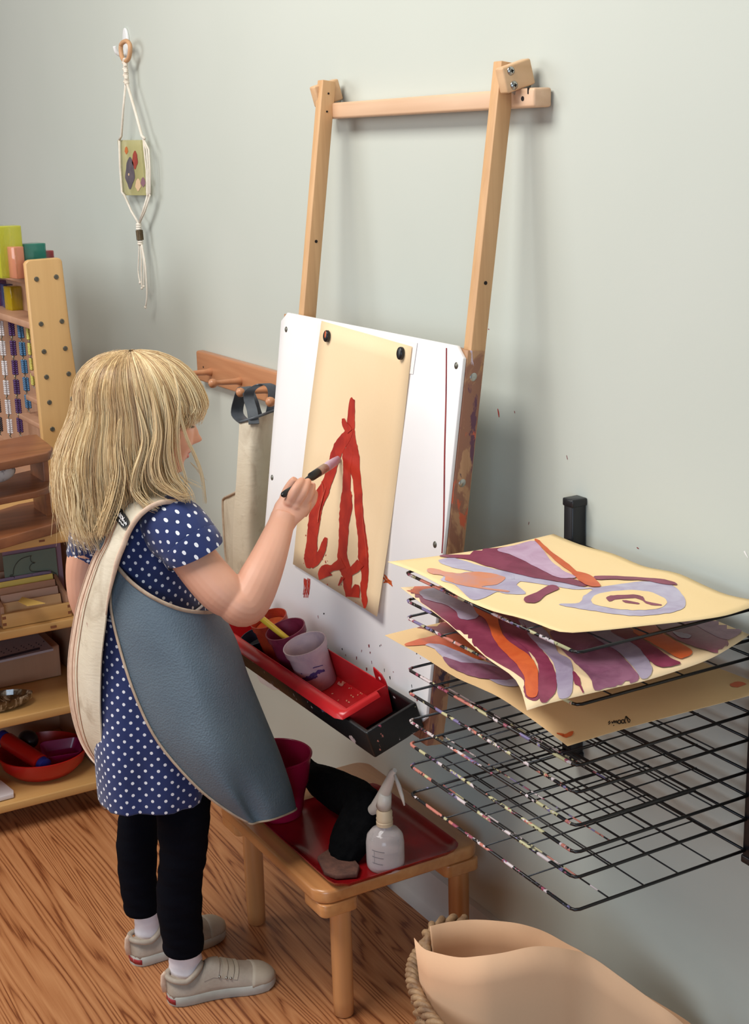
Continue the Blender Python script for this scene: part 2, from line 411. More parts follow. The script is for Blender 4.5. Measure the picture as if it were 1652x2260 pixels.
M['bucket'] = plain('raspberry_metal', (176, 26, 66), (160, 20, 58), 5, rough=.3, spec=.5)
M['kraft'] = mk_kraft('tan_paper', (238, 208, 166), (242, 215, 176))
M['kraft2'] = mk_kraft('brown_paper', (228, 182, 144), (233, 190, 152))
M['yellowpaper'] = mk_kraft('yellow_manila_paper', (242, 212, 158), (246, 218, 168))
M['red'] = paint('brick_red_paint', (190, 52, 34), (160, 34, 26)); M['plum'] = paint('plum_paint', (142, 62, 88), (122, 46, 72))
M['orange'] = paint('orange_paint', (216, 104, 54), (200, 84, 42)); M['lilac'] = paint('lilac_paint', (192, 186, 206), (172, 160, 186)); M['mauve'] = paint('mauve_paint', (150, 100, 124), (124, 74, 100))
M['paleorange'] = paint('pale_orange_paint', (222, 142, 104), (206, 150, 140)); M['darkred'] = paint('dark_red_paint', (150, 62, 60), (120, 50, 60))
M['ink'] = plain('black_ink', (22, 22, 24), rough=.5)
M['leggings'] = plain('navy_black_knit', (9, 10, 17), (12, 13, 21), 12, bump=.2, bscale=300, rough=.95, spec=.08)
M['sock'] = plain('white_sock', (222, 210, 214), (232, 224, 226), 20, bump=.3, bscale=200, rough=.9)
M['shoe'] = plain('champagne_canvas', (160, 146, 130), (182, 168, 152), 30, bump=.3, bscale=350, rough=.6)
M['shoe2'] = plain('worn_toe_cap', (190, 176, 156), (170, 158, 140), 24, bump=.2, bscale=200, rough=.55)
M['sole'] = plain('pale_rubber', (196, 194, 184), (168, 166, 156), 14, rough=.55)
M['solered'] = plain('red_heel_patch', (150, 36, 40), rough=.5)
M['fur'] = plain('black_fleece', (10, 10, 11), (16, 16, 17), 60, bump=.8, bscale=260, rough=1.0, spec=.05)
M['sponge'] = plain('brown_sponge', (112, 74, 60), (78, 52, 44), 60, bump=.8, bscale=180, rough=.95)
M['wicker'] = plain('wicker', (176, 142, 104), (110, 80, 56), 60, (.3, .7), .4, 200, rough=.65)
M['cord'] = plain('cotton_cord', (226, 214, 196), (240, 232, 218), 60, bump=.4, bscale=300, rough=.85)
M['whiteplastic'] = plain('white_plastic', (236, 236, 234), rough=.35)
M['bead'] = plain('bronze_bead', (84, 68, 48), (110, 92, 66), 80, metal=.6, rough=.4)
M['ring'] = plain('leather_ring', (206, 158, 116), rough=.6)
M['greyvinyl'] = plain('grey_vinyl', (70, 76, 82), (98, 104, 110), 20, bump=.4, bscale=60, rough=.45)
def clear(name, c, rough=.12, alpha=.5, edge=None):
    """thin coloured plastic: see-through face on, denser towards grazing edges"""
    t = NT(name); t.col(c); lw = t.n('LayerWeight'); lw.inputs[0].default_value = .35
    mr = t.n('MapRange'); mr.inputs['To Min'].default_value = alpha; mr.inputs['To Max'].default_value = min(1, alpha + .4) if edge is None else edge
    t.l(lw.outputs['Facing'], mr.inputs['Value']); t.l(mr.outputs[0], t.b.inputs['Alpha']); t.set(rough=rough, spec=.6); return t.mat
# ================================================================ the room
def struct(o): o['kind'] = 'structure'; return o
struct(MB().bb((-6.0, 0, -.02), (2.2, .12, 2.9)).build('wall_back', M['wall']))
struct(MB().bb((-6.0, -5.0, -.06), (2.2, 0, 0)).build('floor', M['floor']))
bb = MB(); prof = [(0, 0), (-.024, 0), (-.024, .012), (-.017, .022), (-.013, .03), (-.013, .075), (-.009, .088), (0, .092)]
bb.loft([[V(x, p[0] - .0003, p[1]) for p in prof] for x in (-6.0, 2.2)])
struct(bb.build('baseboard_back', M['trim'], smooth=40))

# small marks left on the wall
WS = Surf(plane=(V(0, 1, 0), V(0, 0, 0))); WALL = bpy.data.objects['wall_back']
wm = MB(); stroke(wm, [(1098, 902, 1.5), (1100, 912, 2.6), (1101, 921, 1.2)], WS, 0, .0004); wm.build('red_wall_mark', M['red'], WALL)
wm = MB()
for q in ([(1135, 907, 1.6), (1136, 912, 1.4)], [(1250, 1005, 1), (1252, 1014, 1.2)], [(1077, 726, 2), (1079, 727, 2)], [(1167, 1152, 1.4), (1166, 1158, 1)], [(1405, 1208, 2), (1409, 1211, 2)]): stroke(wm, q, WS, 0, .0004)
wm.build('wall_nick', M['darkred'], WALL)
wm = MB(); stroke(wm, [(1642, 1216, 3.4), (1646, 1224, 2.6), (1650, 1231, 1)], WS, 0, .0004); wm.build('white_wall_chip', M['white'], WALL)

# ================================================================ easel
def ey(z): return -.051 - .138 * (1.504 - z)              # front face of the leaning uprights
UP = unit(V(0, -.138, -1)) * -1; UN = unit(V(0, -1, .138)); XA = V(1, 0, 0)
easel = empty('wall_easel', (-1.97, -.10, 0.45), 'tall maple wall easel with white board and black paint-splashed trough', 'easel')
for xc in (-1.712, -2.244):
    top = V(xc, ey(1.505), 1.505); bot = V(xc, ey(.53) if xc > -2 else ey(.53), .53)
    L = np.linalg.norm(top - bot); c = (top + bot) / 2 - UN * .0128
    o = MB().box(c, (.0100, .0128, L / 2), (XA, UN, UP)).build('upright', M['upright'], easel, bevel=.0012)
    if xc < -2: o['label'] = 'left upright, olive and red paint stains along its lower half'
    else: o['label'] = 'right upright, clean pale maple with one dark hole'
    for zz, fr in ([(1.197, .5)] if xc > -2 else [(1.482, .35), (1.452, .35), (1.232, .55)]):
        h = MB(); p = V(xc + .0102, ey(zz) + .013, zz); h.lathe([(0, .0006), (.0028 if zz < 1.4 else .0018, .0005), (.0028 if zz < 1.4 else .0018, -.002)], p, 14, (V(0, 1, 0), V(0, 0, 1), V(1, 0, 0)))
        h.build('bolt_hole', M['hole'], o)
# crossbar against the wall and the two swing brackets
MB().bb((-2.285, -.034, 1.440), (-1.648, -.003, 1.4665)).build('crossbar', M['maple_x'], easel, bevel=.004, seg=3)
cb = MB(); cb.box((-1.662, -.0338, 1.4625), (.0012, .0009, .0042)); cb.lathe([(0, .0004), (.0034, .0003), (.0034, -.001)], (-1.675, -.0342, 1.4525), 14, (V(1, 0, 0), V(0, 0, 1), V(0, -1, 0)))
cb.build('slot_and_screw_hole', M['hole'], easel)
for xc in (-1.6895, -2.2565):
    a = unit(V(0, .96, .27)); u2 = unit(np.cross(V(1, 0, 0), a)); cc = V(xc, -.0365, 1.4835)
    if xc < -2: cc = V(xc, -.0330, 1.4835)
    b = MB().box(cc, (.0100, .0250, .0180), (XA, a, u2)).build('bracket_block', M['maple_y'], easel, bevel=.003, seg=3)
    if xc > -2:
        for k in (-1, 1):
            s = MB(); p = cc + XA * .0100 - a * .012 + u2 * .0100 * k
            s.lathe([(.0005, .003), (.003, .0026), (.0056, .0012), (.0062, 0)], p, 18, (a, u2, XA)); s.build('screw', M['steel'], b, smooth=50)
            s2 = MB(); s2.box(p + XA * .0026, (.0006, .0026, .0008), (XA, a, u2)); s2.box(p + XA * .0026, (.0006, .0008, .0026), (XA, a, u2)); s2.build('screw_slot', M['hole'], b)
    w = MB(); w.lathe([(.001, .0012), (.019, .0012), (.0215, 0), (.019, -.0012), (.001, -.0012)], V(xc - .004 if xc > -2 else xc + .004, -.026, 1.478), 30, (V(0, 1, 0), V(0, 0, 1), V(1, 0, 0)))
    w.build('hinge_washer', M['steel'], easel, smooth=40)
# leaning board: two painted stiles behind, white panel in front
BN = V(0, 1, -.138); B0 = V(0, -.064, 1.504)
def by(z, o=0): return -.064 - .138 * (1.504 - z) - o
def bp(px, py, o=0): return onpl(px, py, BN, B0 + V(0, -o, 0))
for xc in (-1.7113, -2.2865):
    t_, b_ = V(xc, by(1.103), 1.103), V(xc, by(.50), .50)
    c = (t_ + b_) / 2 + UN * -.0215
    MB().box(c, (.0112, .0150, np.linalg.norm(t_ - b_) / 2), (XA, UN, UP)).build('board_stile', M['frame'], easel, bevel=.001)
for zz in (1.085, .52):
    c = V(-2.0, by(zz), zz) - UN * .018
    MB().box(c, (.276, .009, .018), (XA, UN, UP)).build('board_rail', M['frame'], easel, bevel=.001)
def board_outline(o):
    P = []
    pts = [(-2.272, 1.107), (-1.722, 1.107), (-1.7015, 1.091), (-1.7015, .545), (-1.730, .520), (-1.80, .500), (-1.95, .480), (-2.14, .463), (-2.17, .438), (-2.21, .424), (-2.265, .422), (-2.285, .434), (-2.294, .460), (-2.295, 1.090)]
    return [V(x, by(z, o), z) for x, z in pts]
wb = MB().prism(board_outline(.0), -UN * .006 * -1 * -1).build('white_board', M['white'], easel, bevel=.0008)
BS = Surf(plane=(BN, B0))
for px, py in ((631, 727), (600, 1054), (1006, 807), (959, 1202)):
    s = MB(); s.lathe([(.0004, .0016), (.0026, .0014), (.0046, .0004), (.0052, 0)], bp(px, py, .0002), 18, (XA, UP, UN)); s.build('panel_screw', M['bolt'], wb, smooth=50)
for zz in (1.062, .905):
    s = MB(); s.lathe([(.0004, .003), (.005, .0026), (.0078, .001), (.0082, 0)], V(-1.7020, by(zz) + .021, zz), 20, (V(0, 1, 0), UP, XA)); s.build('bolt_head', M['steel'], easel, smooth=50)
mk = MB()
stroke(mk, [(985, 768, 3), (984, 880, 3), (981, 1000, 3.2), (979, 1150, 3.2), (975, 1221, 2.6)], BS, 0, .0004)
mk.build('cracked_edge', M['darkred'], wb)
sm = MB()   # splashes beyond the paper
for k in range(7): stroke(sm, [(671 + k * 2.1, 1276 + (k * 5) % 4, 1.8), (670.5 + k * 2.1, 1298, 1.0 + (k % 3) * .5), (669 + k * 2.0, 1312 + (k * 7) % 14, 1.6)], BS, 0, .0004, .5)
sm.build('red_drip', M['red'], wb)
sm = MB()
for a in ([(843, 1272, 3), (852, 1282, 3), (862, 1290, 2)], [(848, 1268, 2), (856, 1280, 5), (864, 1284, 3)], [(846, 1286, 2), (858, 1284, 6), (866, 1294, 2)]): stroke(sm, a, BS, 0, .0004, .4)
sm.build('orange_smear', M['orange'], wb)
sm = MB(); R_ = random.Random(3)
for k in range(26):
    x = R_.uniform(700, 930); y = 1365 + (x - 700) * .42 + R_.uniform(-20, 95); w_ = R_.choice([1.2, 1.5, 2.2, 3])
    stroke(sm, [(x, y, w_), (x + R_.uniform(-1, 1), y + R_.uniform(2, 7), w_ * .7)], BS, R_.choice([0, 0, 1]), .0004)
sm.build('paint_speck', [M['darkred'], M['ink']], wb)

# trough (tilts forward), frame: origin at its back top right corner
TO = V(-1.705, -.210, .573); TU = unit(V(0, -.31, .95)); TN = unit(V(0, -.95, -.31))
def tr(x, n, u): return TO + XA * x + TN * n + TU * u
def trough(mb, x0, x1, n0, n1, u0, u1, w, dr=0):
    """open box with walls of thickness w"""
    o = [(x0, n0), (x1, n0), (x1, n1), (x0, n1)]
    i = [(x0 + w, n0 + w), (x1 - w, n0 + w), (x1 - w, n1 - w), (x0 + w, n1 - w)]
    v = [tr(*p, u0 + 0) for p in [(a + (dr if a == x0 else -dr), b + (dr if b == n0 else -dr)) for a, b in o]] + [tr(*p, u1) for p in o] + [tr(*p, u1) for p in i]
    v += [tr(*p, u0 + w) for p in [(a + (dr if k in (0, 3) else -dr), b + (dr if k in (0, 1) else -dr)) for k, (a, b) in enumerate(i)]]
    f = [(0, 1, 2, 3)] + [(k, (k + 1) % 4, (k + 1) % 4 + 4, k + 4) for k in range(4)] + [(k + 4, (k + 1) % 4 + 4, (k + 1) % 4 + 8, k + 8) for k in range(4)] + [(k + 8, (k + 1) % 4 + 8, (k + 1) % 4 + 12, k + 12) for k in range(4)] + [(12, 13, 14, 15)]
    mb.add(v, f)
tb = MB(); trough(tb, -.585, 0, .0, .094, -.047, 0, .0075)
tro = tb.build('black_trough', M['blackpaint'], easel, bevel=.003, seg=3)
tro['label'] = 'black trough crusted with splashed paint'

# ---- red tray resting in the trough
rt = empty('red_tray', tr(-.3, .05, -.03), 'red plastic tray with a wide front lip, set into the black trough', 'tray')
rb = MB(); trough(rb, -.545, -.068, .008, .086, -.0392, .012, .0022, .004)
rb.build('tray_body', M['redtray'], rt, bevel=.004, seg=3)
rl = MB()
pr_ = [(.0, 0), (.004, .002), (.010, .0015), (.015, -.0005), (.019, -.006), (.0175, -.007), (.013, -.003), (.0, -.002)]
def rimpt(side, t, a, b):
    pass
ring = [(-.562, .084), (-.083, .084), (-.083, .002), (-.562, .002)]
R1 = []
def lipring(x, n, dx, dn): return [tr(x + .017 + dx * p[0], n + dn * p[0], .012 + p[1]) for p in pr_]
rl.loft([lipring(-.562, .086, 0, 1.1), lipring(-.090, .086, 0, 1.1), lipring(-.084, .084, .55, .9), lipring(-.083, .078, .55, .2), lipring(-.083, .03, .5, 0)], caps=True)
rl.build('tray_lip', M['redtray'], rt, smooth=40)
for x0 in (-.101, -.545):
    er = MB(); er.prism([tr(x0, .008, .006), tr(x0 + .034, .008, .006), tr(x0 + .034, .008, .018), tr(x0 + .028, .008, .030), tr(x0 + .006, .008, .036), tr(x0 + .002, .008, .026)], TN * .0022)
    er.build('hanging_ear', M['redtray'], rt, bevel=.0008)
hl = MB(); hl.lathe([(0, .0005), (.003, .0004), (.003, 0)], tr(-.082, .0106, .020), 12, (XA, TU, TN)); hl.build('ear_hole', M['whiteplastic'], rt)
sp = MB(); TS = Surf(plane=(TU, tr(0, 0, -.0366)))
for k in range(16):
    x, y = R_.uniform(730, 800), R_.uniform(1505, 1555); stroke(sp, [(x, y, R_.uniform(2, 4)), (x + R_.uniform(1, 4), y + R_.uniform(-1, 2), R_.uniform(2, 4))], TS, 0, .0006)
stroke(sp, [(745, 1508, 5), (754, 1512, 6), (757, 1504, 4)], TS, 0, .0006)
sp.build('paint_drop', M['paleorange'], rt)

# ---- paint cups
def cup(x, n, u, r, h, mat, inner, label, fill=.5, dn=0, stain=False):
    o = tr(x, n, u); lean = unit(TU + TN * dn)
    ax2 = unit(np.cross(lean, XA)); A = (XA, ax2, lean)
    e = empty('paint_cup', o, label, 'paint cup', 'paint cups in the red tray')
    b = MB(); b.lathe([(.0001, .002), (r * .83, 0), (r * .85, .001), (r * .93, h * .82), (r * .935, h * .835), (r * 1.0, h * .845), (r * 1.03, h * .98), (r * 1.03, h), (r * .975, h), (r * .94, h * .9), (r * .89, h * .8), (r * .80, h * fill * .98)], o, 36, A)
    cb_ = b.build('cup_wall', mat, e, smooth=40)
    p = MB(); p.lathe([(.0001, h * fill), (r * .6, h * fill - .001), (r * .86, h * fill + .001)], o, 30, A); p.build('paint', inner, e, smooth=60)
    return e, cb_, A, o
M['cuporange'] = paint('orange_stained_cup', (190, 70, 40), (164, 44, 34)); M['cupplum'] = paint('plum_stained_cup', (130, 44, 68), (108, 32, 54))
M['cuplilac'] = paint('lilac_stained_cup', (196, 170, 172), (172, 150, 158), .3); M['cupdark'] = paint('dark_cup', (26, 34, 52), (20, 24, 40))
e, c_, A_, o_ = cup(-.262, .044, -.0365, .0362, .079, M['cuplilac'], M['lilac'], 'lilac-stained clear paint cup, frontmost in the red tray', .45)
st = MB(); Gc = [[o_ + (A_[0] * math.cos(t_) + A_[1] * math.sin(t_)) * (.0362 * (.85 + .08 * q / .065)) + A_[2] * q for t_ in np.linspace(0, 2 * math.pi, 41)] for q in np.linspace(.003, .062, 8)]
CSf = Surf(Gc)
for q in ([(662, 1500, 3), (675, 1497, 6), (690, 1490, 7), (706, 1482, 8), (716, 1480, 4)], [(668, 1503, 3), (684, 1498, 5), (700, 1492, 5)], [(664, 1486, 2), (667, 1487, 2)], [(690, 1474, 2), (712, 1468, 2)]): stroke(st, q, CSf, 0, .0006, .5)
st.build('violet_smear', paint('violet_paint', (74, 60, 112)), c_, fixn=False)
b_ = MB()
cup(-.334, .042, -.0365, .0342, .083, M['cupplum'], M['plum'], 'plum purple paint cup with a yellow brush handle in it', .6)
cup(-.402, .041, -.0365, .0325, .082, M['cuporange'], M['orange'], 'orange-red paint cup at the back of the row', .8)
cup(-.448, .058, -.0365, .030, .040, M['cupdark'], M['ink'], 'small black cup of dark paint near the apron', .5)
yb = empty('yellow_paintbrush', tr(-.35, .04, .0), 'yellow wooden brush handle leaning in the plum cup', 'paintbrush')
q0, q1 = tr(-.316, .042, .020), tr(-.430, .072, .095)
b = MB(); b.tube([q0 + (q1 - q0) * t for t in (0, .05, .5, .9, 1)], [.002, .0052, .0056, .0050, .003], 14); b.build('handle', plain('yellow_lacquer', (226, 190, 58), rough=.3), yb, smooth=60)

# ---- painting clipped to the board
spare = MB(); P = [bp(*q, .0006) for q in ((701, 712), (921, 757), (911, 826), (905, 825), (700, 778))]
spare.prism(P, UN * .0007); tag(spare.build('white_card', plain('white_card', (240, 234, 228), (244, 240, 236), 3, rough=.6)), 'white card showing behind the top corners of the tan painting', 'card')
outl = MB(); 
G = []
for i in range(15):
    v = i / 14; row = []
    lx, ly = 709 + (646 - 709) * v, 708 + (1245 - 708) * v; rx, ry = 908 + (831 - 908) * v, 765 + (1361 - 765) * v
    lx += -3 * math.sin(v * math.pi); rx += 5 * math.sin(v * 3.1)
    for j in range(9):
        u = j / 8; lift = .0022 + .014 * max(0, v - .55) ** 2 * (1 + 3 * u ** 4) + .0012 * math.sin(6 * v + 2 * u)
        row.append(bp(lx + (rx - lx) * u, ly + (ry - ly) * u, lift))
    G.append(row)
pt = MB(); sheet(pt, G, .0004, 0, 0, 0); ES = Surf(G)
o = tag(pt.build('easel_painting', M['kraft'], smooth=True), 'tall tan sheet with red paint lines, held by magnets on the easel', 'painting')
ORG[o.name] = np.zeros(3)
red = MB(); z = lambda pts: [(620 + a / 4.346, 860 + b / 4.346, c / 4.346) for a, b, c in pts]
RS = [
 [(690, 86, 30), (684, 105, 52), (676, 240, 68), (672, 330, 72), (672, 400, 74), (675, 520, 105), (690, 620, 120), (706, 740, 100), (728, 860, 78), (742, 1000, 78), (748, 1150, 80), (762, 1280, 80), (778, 1400, 84), (786, 1500, 92), (790, 1600, 100), (802, 1700, 78), (806, 1800, 66), (796, 1880, 70), (795, 1960, 50), (805, 2030, 56), (804, 2095, 16)],
 [(640, 560, 90), (642, 640, 100), (636, 740, 72), (632, 850, 74), (630, 960, 78), (630, 1010, 104), (626, 1130, 118), (612, 1220, 104), (604, 1350, 92), (600, 1450, 90), (590, 1560, 88), (595, 1640, 100), (620, 1720, 110), (640, 1800, 90), (640, 1880, 80), (650, 1960, 60), (680, 2020, 90), (720, 2050, 80), (760, 2078, 18)],
 [(690, 360, 30), (650, 420, 80), (600, 490, 110), (550, 570, 105), (512, 680, 96), (478, 800, 94), (440, 900, 92), (405, 980, 116), (365, 1060, 120), (340, 1150, 110), (325, 1230, 112), (312, 1330, 108), (300, 1440, 98), (292, 1540, 118), (288, 1600, 128), (276, 1660, 100), (262, 1712, 30)],
 [(290, 1700, 40), (330, 1660, 66), (370, 1600, 74), (400, 1540, 62), (420, 1470, 52), (436, 1418, 28)],
 [(600, 1660, 110), (540, 1690, 84), (490, 1712, 60), (440, 1730, 120), (425, 1790, 130), (450, 1840, 90), (470, 1900, 50), (478, 1950, 16)],
 [(660, 1770, 50), (710, 1720, 84), (770, 1660, 84)], [(735, 1870, 40), (720, 1930, 90), (700, 1990, 120), (710, 2040, 100)],
 [(605, 276, 26), (614, 320, 46), (640, 365, 66), (668, 400, 60)], [(600, 1800, 34), (575, 1850, 20), (560, 1880, 14)]]
for k, s_ in enumerate(RS): stroke(red, z(s_), ES, 0, .0007 + .00018 * k, .07, n=4)
for a in range(26):
    x, y = R_.choice([(250, 1400), (245, 1700), (470, 1920), (690, 2060), (600, 1850), (780, 1900), (420, 1640), (800, 2000)]); x += R_.uniform(-26, 26); y += R_.uniform(-50, 50)
    stroke(red, z([(x, y, 8), (x + R_.uniform(-8, 8), y + R_.uniform(-16, 16), 4)]), ES, 0, .0006, .3)
red.build('red_paint', M['red'], o, fixn=False)
lt = MB()
for s_ in ([(398, 880, 5), (416, 960, 5), (400, 1040, 6), (372, 1110, 5)], [(440, 930, 4), (402, 1060, 7), (372, 1180, 10), (362, 1270, 7)], [(785, 1100, 3), (795, 1250, 4), (812, 1400, 4), (826, 1520, 4), (834, 1700, 3)]):
    stroke(lt, z(s_), ES, 0, .0026, .5)
lt.build('dry_brush_streak', paint('dry_red_streak', (206, 92, 70), (188, 62, 46)), o, fixn=False)
for (px, py), lb in (((723, 742), 'black magnet smudged with orange paint, left of the two holding the painting'), ((886, 780), 'clean black magnet, right of the two holding the painting')):
    b = MB(); p = bp(px, py, .0048); b.lathe([(.0001, .0062), (.0058, .0062), (.0072, .0052), (.0078, .0035), (.0078, 0)], p, 26, (XA * 1.0, UP * 1.3, UN))
    t = b.build('round_magnet', M['black'], smooth=50); tag(t, lb, 'magnet', 'magnets on the easel')
    if px < 800:
        q = MB(); q.lathe([(.0001, .00645), (.0022, .00645), (.0026, .0063)], p + XA * .002 + UP * .003, 10, (XA, UP * 2.4, UN)); q.build('orange_smudge', M['orange'], t, smooth=True)

# ================================================================ wall hook and macrame hanging
hk = empty('adhesive_hook', on(280, 95, y=-.003), 'small white stick-on wall hook', 'hook')
b = MB(); c = on(281, 98, y=0)
pts = [c + V(math.cos(a) * .017, 0, math.sin(a) * .037) for a in [2 * math.pi * k / 28 for k in range(28)]]
b.prism(pts, V(0, -.006, 0)); b.build('hook_plate', M['whiteplastic'], hk, bevel=.002, seg=3)
b = MB(); b.tube(spline([c + V(0, -.004, -.022), c + V(0, -.016, -.024), c + V(0, -.028, -.018), c + V(0, -.032, -.004)], 5), [.005] * 8 + [.0045] * 8, 10); b.build('hook_arm', M['whiteplastic'], hk, smooth=True)
mc = empty('macrame_hanging', on(280, 120, y=-.02), 'cream macrame cord hanging framing an amber pressed-flower panel', 'wall hanging')
YH = -.026
def h(px, py, y=YH): return on(px, py, y=y)
b = MB(); rp = spline([h(267, 100), h(272, 93), h(280, 91), h(286, 98), h(287, 112), h(284, 128), h(278, 134), h(271, 130), h(267, 116)], 5, True)
b.tube(rp + [rp[0]], .0052, 10); b.build('leather_ring', M['ring'], mc, smooth=True)
b = MB()
for k in range(8):
    p = h(276 + k * .5, 134 + k * 7); b.sphere(p, (.0075, .006, .0062), 10, 6); b.sphere(p + V(.004 * (-1) ** k, -.002, .003), (.006, .005, .0035), 8, 6)
b.build('knotted_neck', M['cord'], mc, smooth=True)
b = MB(); ra = .0028
b.tube([h(277, 187), h(272, 240), h(268, 300), h(263, 309)], ra, 8); b.tube([h(281, 187), h(298, 245), h(313, 300), h(319, 306)], .0034, 8)
b.tube([h(263, 309), h(265, 370), h(269, 424), h(275, 432)], ra, 8); b.tube([h(275, 432), h(290, 466), h(305, 492)], ra, 8)
for dx in (0, 5, 10):
    b.tube([h(316, 306), h(318 + dx, 330), h(323 + dx * .8, 375), h(324 + dx * .7, 425), h(325 + dx * .3, 432)], .0022, 8)
b.tube([h(326, 430), h(316, 465), h(307, 492)], ra, 8); b.tube([h(331, 430), h(320, 466), h(308, 492)], .0022, 8)
b.build('cord_frame', M['cord'], mc, smooth=True)
b = MB(); b.prism([h(266, 309, -.013), h(316, 309, -.013), h(328, 431, -.013), h(277, 431, -.013)], V(0, -.008, 0))
pn = b.build('resin_panel', clear('amber_resin', (206, 198, 138), .15, .5, .8), mc, bevel=.001)
PS = Surf(plane=(V(0, 1, 0), V(0, -.0212, 0)))
fl = MB()
def blob(mb, cx, cy, rx, ry, m, off=.0006, k=0): mark(mb, [(cx + rx * math.cos(a) * (1 + .13 * math.sin(5 * a + k)), cy + ry * math.sin(a) * (1 + .1 * math.cos(4 * a + k))) for a in [2 * math.pi * i / 22 for i in range(22)]], PS, m, off)
blob(fl, 287, 382, 10, 33, 0); blob(fl, 298, 353, 6, 19, 1); blob(fl, 279, 332, 3.5, 8, 2); blob(fl, 305, 408, 6, 13, 3); blob(fl, 316, 402, 5, 10, 4); blob(fl, 285, 385, 1.5, 3, 3, .0012)
fl.build('pressed_flower', [plain('grey_violet_petal', (84, 76, 84), (104, 92, 98), 60, rough=.7), plain('dark_red_petal', (146, 50, 40), (168, 70, 50), 60, rough=.7), plain('orange_petal', (200, 110, 50), rough=.7), plain('pale_petal', (224, 190, 150), rough=.7), plain('mauve_petal', (140, 100, 110), rough=.7)], pn)
b = MB()
for k in range(3): b.sphere(h(306, 495 + k * 5), (.0085, .007, .0045), 10, 6)
b.build('wrapped_knot', M['cord'], mc, smooth=True)
b = MB()
for k in range(2): b.sphere(h(309.5, 533 + k * 5), (.0085, .007, .004), 10, 6)
b.build('wrapped_knot', M['cord'], mc, smooth=True)
b = MB(); b.tube([h(307, 508), h(309.5, 530)], .0085, 16); b.build('tube_bead', M['bead'], mc, smooth=40)
ts = MB()
for q, r in (([(307, 540), (306, 570), (305, 600), (309, 624)], .0018), ([(310, 540), (312, 570), (312, 600), (313, 636)], .002), ([(312, 540), (317, 575), (318, 605), (317, 632)], .0018), ([(313, 540), (320, 580), (323, 620), (324, 655), (321, 678)], .002)):
    ts.tube(spline([h(*p) for p in q], 4), r, 8); ts.sphere(h(*q[-1]), .0036, 8, 6)
ts.build('tassel_cord', M['cord'], mc, smooth=True)

# ================================================================ peg rail and the apron on it
pr0 = empty('peg_rail', (-2.55, -.01, .92), 'reddish maple peg rail mounted low on the wall', 'peg rail')
MB().bb((-2.94, -.021, .887), (-2.02, -.001, .955)).build('rail_board', M['rail'], pr0, bevel=.005, seg=3)
def pegx(x, L=.072):
    b = MB(); b.lathe([(.0085, -.001), (.0085, .004), (.0068, .012), (.0056, .045), (.0052, .056), (.0088, .060), (.0100, .065), (.0090, .070), (.005, .0735), (.0002, .0745)], V(x, -.020, .916), 20, (V(1, 0, 0), V(0, 0, 1), unit(V(0, -1, .03)))); b.build('peg', M['rail'], pr0, smooth=50)
for x in (-2.86, -2.704, -2.566, -2.43, -2.29, -2.15): pegx(x)
b = MB(); b.lathe([(0, .0006), (.0022, .0005), (.0022, 0)], on(448.5, 810, y=-.0212), 10, (V(1, 0, 0), V(0, 0, 1), V(0, -1, 0))); b.build('screw_hole', M['hole'], pr0)
ap = empty('hanging_apron', (-2.52, -.06, .88), 'cream paint-stained vinyl apron hanging by a grey strap from a peg', 'apron')
def a_(px, py, y): return on(px, py, y=y)
g = fine_grid([[a_(528, 932, -.105), a_(548, 926, -.100), a_(572, 918, -.080), a_(596, 909, -.050), a_(618, 900, -.032)],
               [a_(525, 990, -.115), a_(550, 988, -.108), a_(575, 984, -.084), a_(598, 978, -.052), a_(622, 972, -.032)],
               [a_(521, 1060, -.120), a_(550, 1060, -.112), a_(576, 1056, -.086), a_(600, 1050, -.052), a_(626, 1045, -.030)],
               [a_(518, 1100, -.122), a_(548, 1104, -.114), a_(576, 1104, -.088), a_(602, 1100, -.052), a_(628, 1095, -.030)],
               [a_(514, 1170, -.126), a_(545, 1174, -.116), a_(574, 1176, -.088), a_(600, 1176, -.052), a_(628, 1175, -.030)],
               [a_(514, 1250, -.126), a_(545, 1258, -.116), a_(574, 1262, -.088), a_(600, 1262, -.052), a_(628, 1260, -.030)],
               [a_(520, 1350, -.120), a_(548, 1358, -.110), a_(576, 1362, -.084), a_(602, 1362, -.050), a_(628, 1360, -.030)]], 4, 4)
b = MB(); sheet(b, g, .0025, 0, 1, 1); b.build('apron_front', [M['canvas'], M['greyvinyl']], ap, smooth=50)
g = fine_grid([[a_(494, 1100, -.095), a_(505, 1095, -.104), a_(521, 1086, -.116)], [a_(492, 1112, -.095), a_(506, 1112, -.106), a_(522, 1110, -.118)],
               [a_(494, 1160, -.098), a_(508, 1164, -.110), a_(522, 1168, -.121)], [a_(498, 1220, -.100), a_(510, 1228, -.112), a_(524, 1232, -.122)], [a_(505, 1275, -.100), a_(514, 1284, -.110), a_(528, 1292, -.118)], [a_(512, 1340, -.100), a_(520, 1350, -.108), a_(532, 1356, -.114)]], 4, 4)
b = MB(); sheet(b, g, .0025, 0, 1, 1); b.build('apron_wing', [M['canvas'], M['greyvinyl']], ap, smooth=50)
b = MB()
b.tube(spline([a_(528, 932, -.107), a_(548, 926, -.102), a_(572, 918, -.082), a_(596, 909, -.052), a_(612, 903, -.036)], 4), .0028, 8, flat=.6)
b.build('dark_edge_trim', M['greyvinyl'], ap, smooth=True)
b = MB(); b.tube(spline([a_(521, 1086, -.118), a_(505, 1094, -.107), a_(494, 1100, -.097), a_(491, 1112, -.097), a_(493, 1160, -.100), a_(497, 1220, -.102), a_(504, 1275, -.102), a_(511, 1335, -.102)], 4), .0026, 8)
b.build('wing_trim', M['binding'], ap, smooth=True)
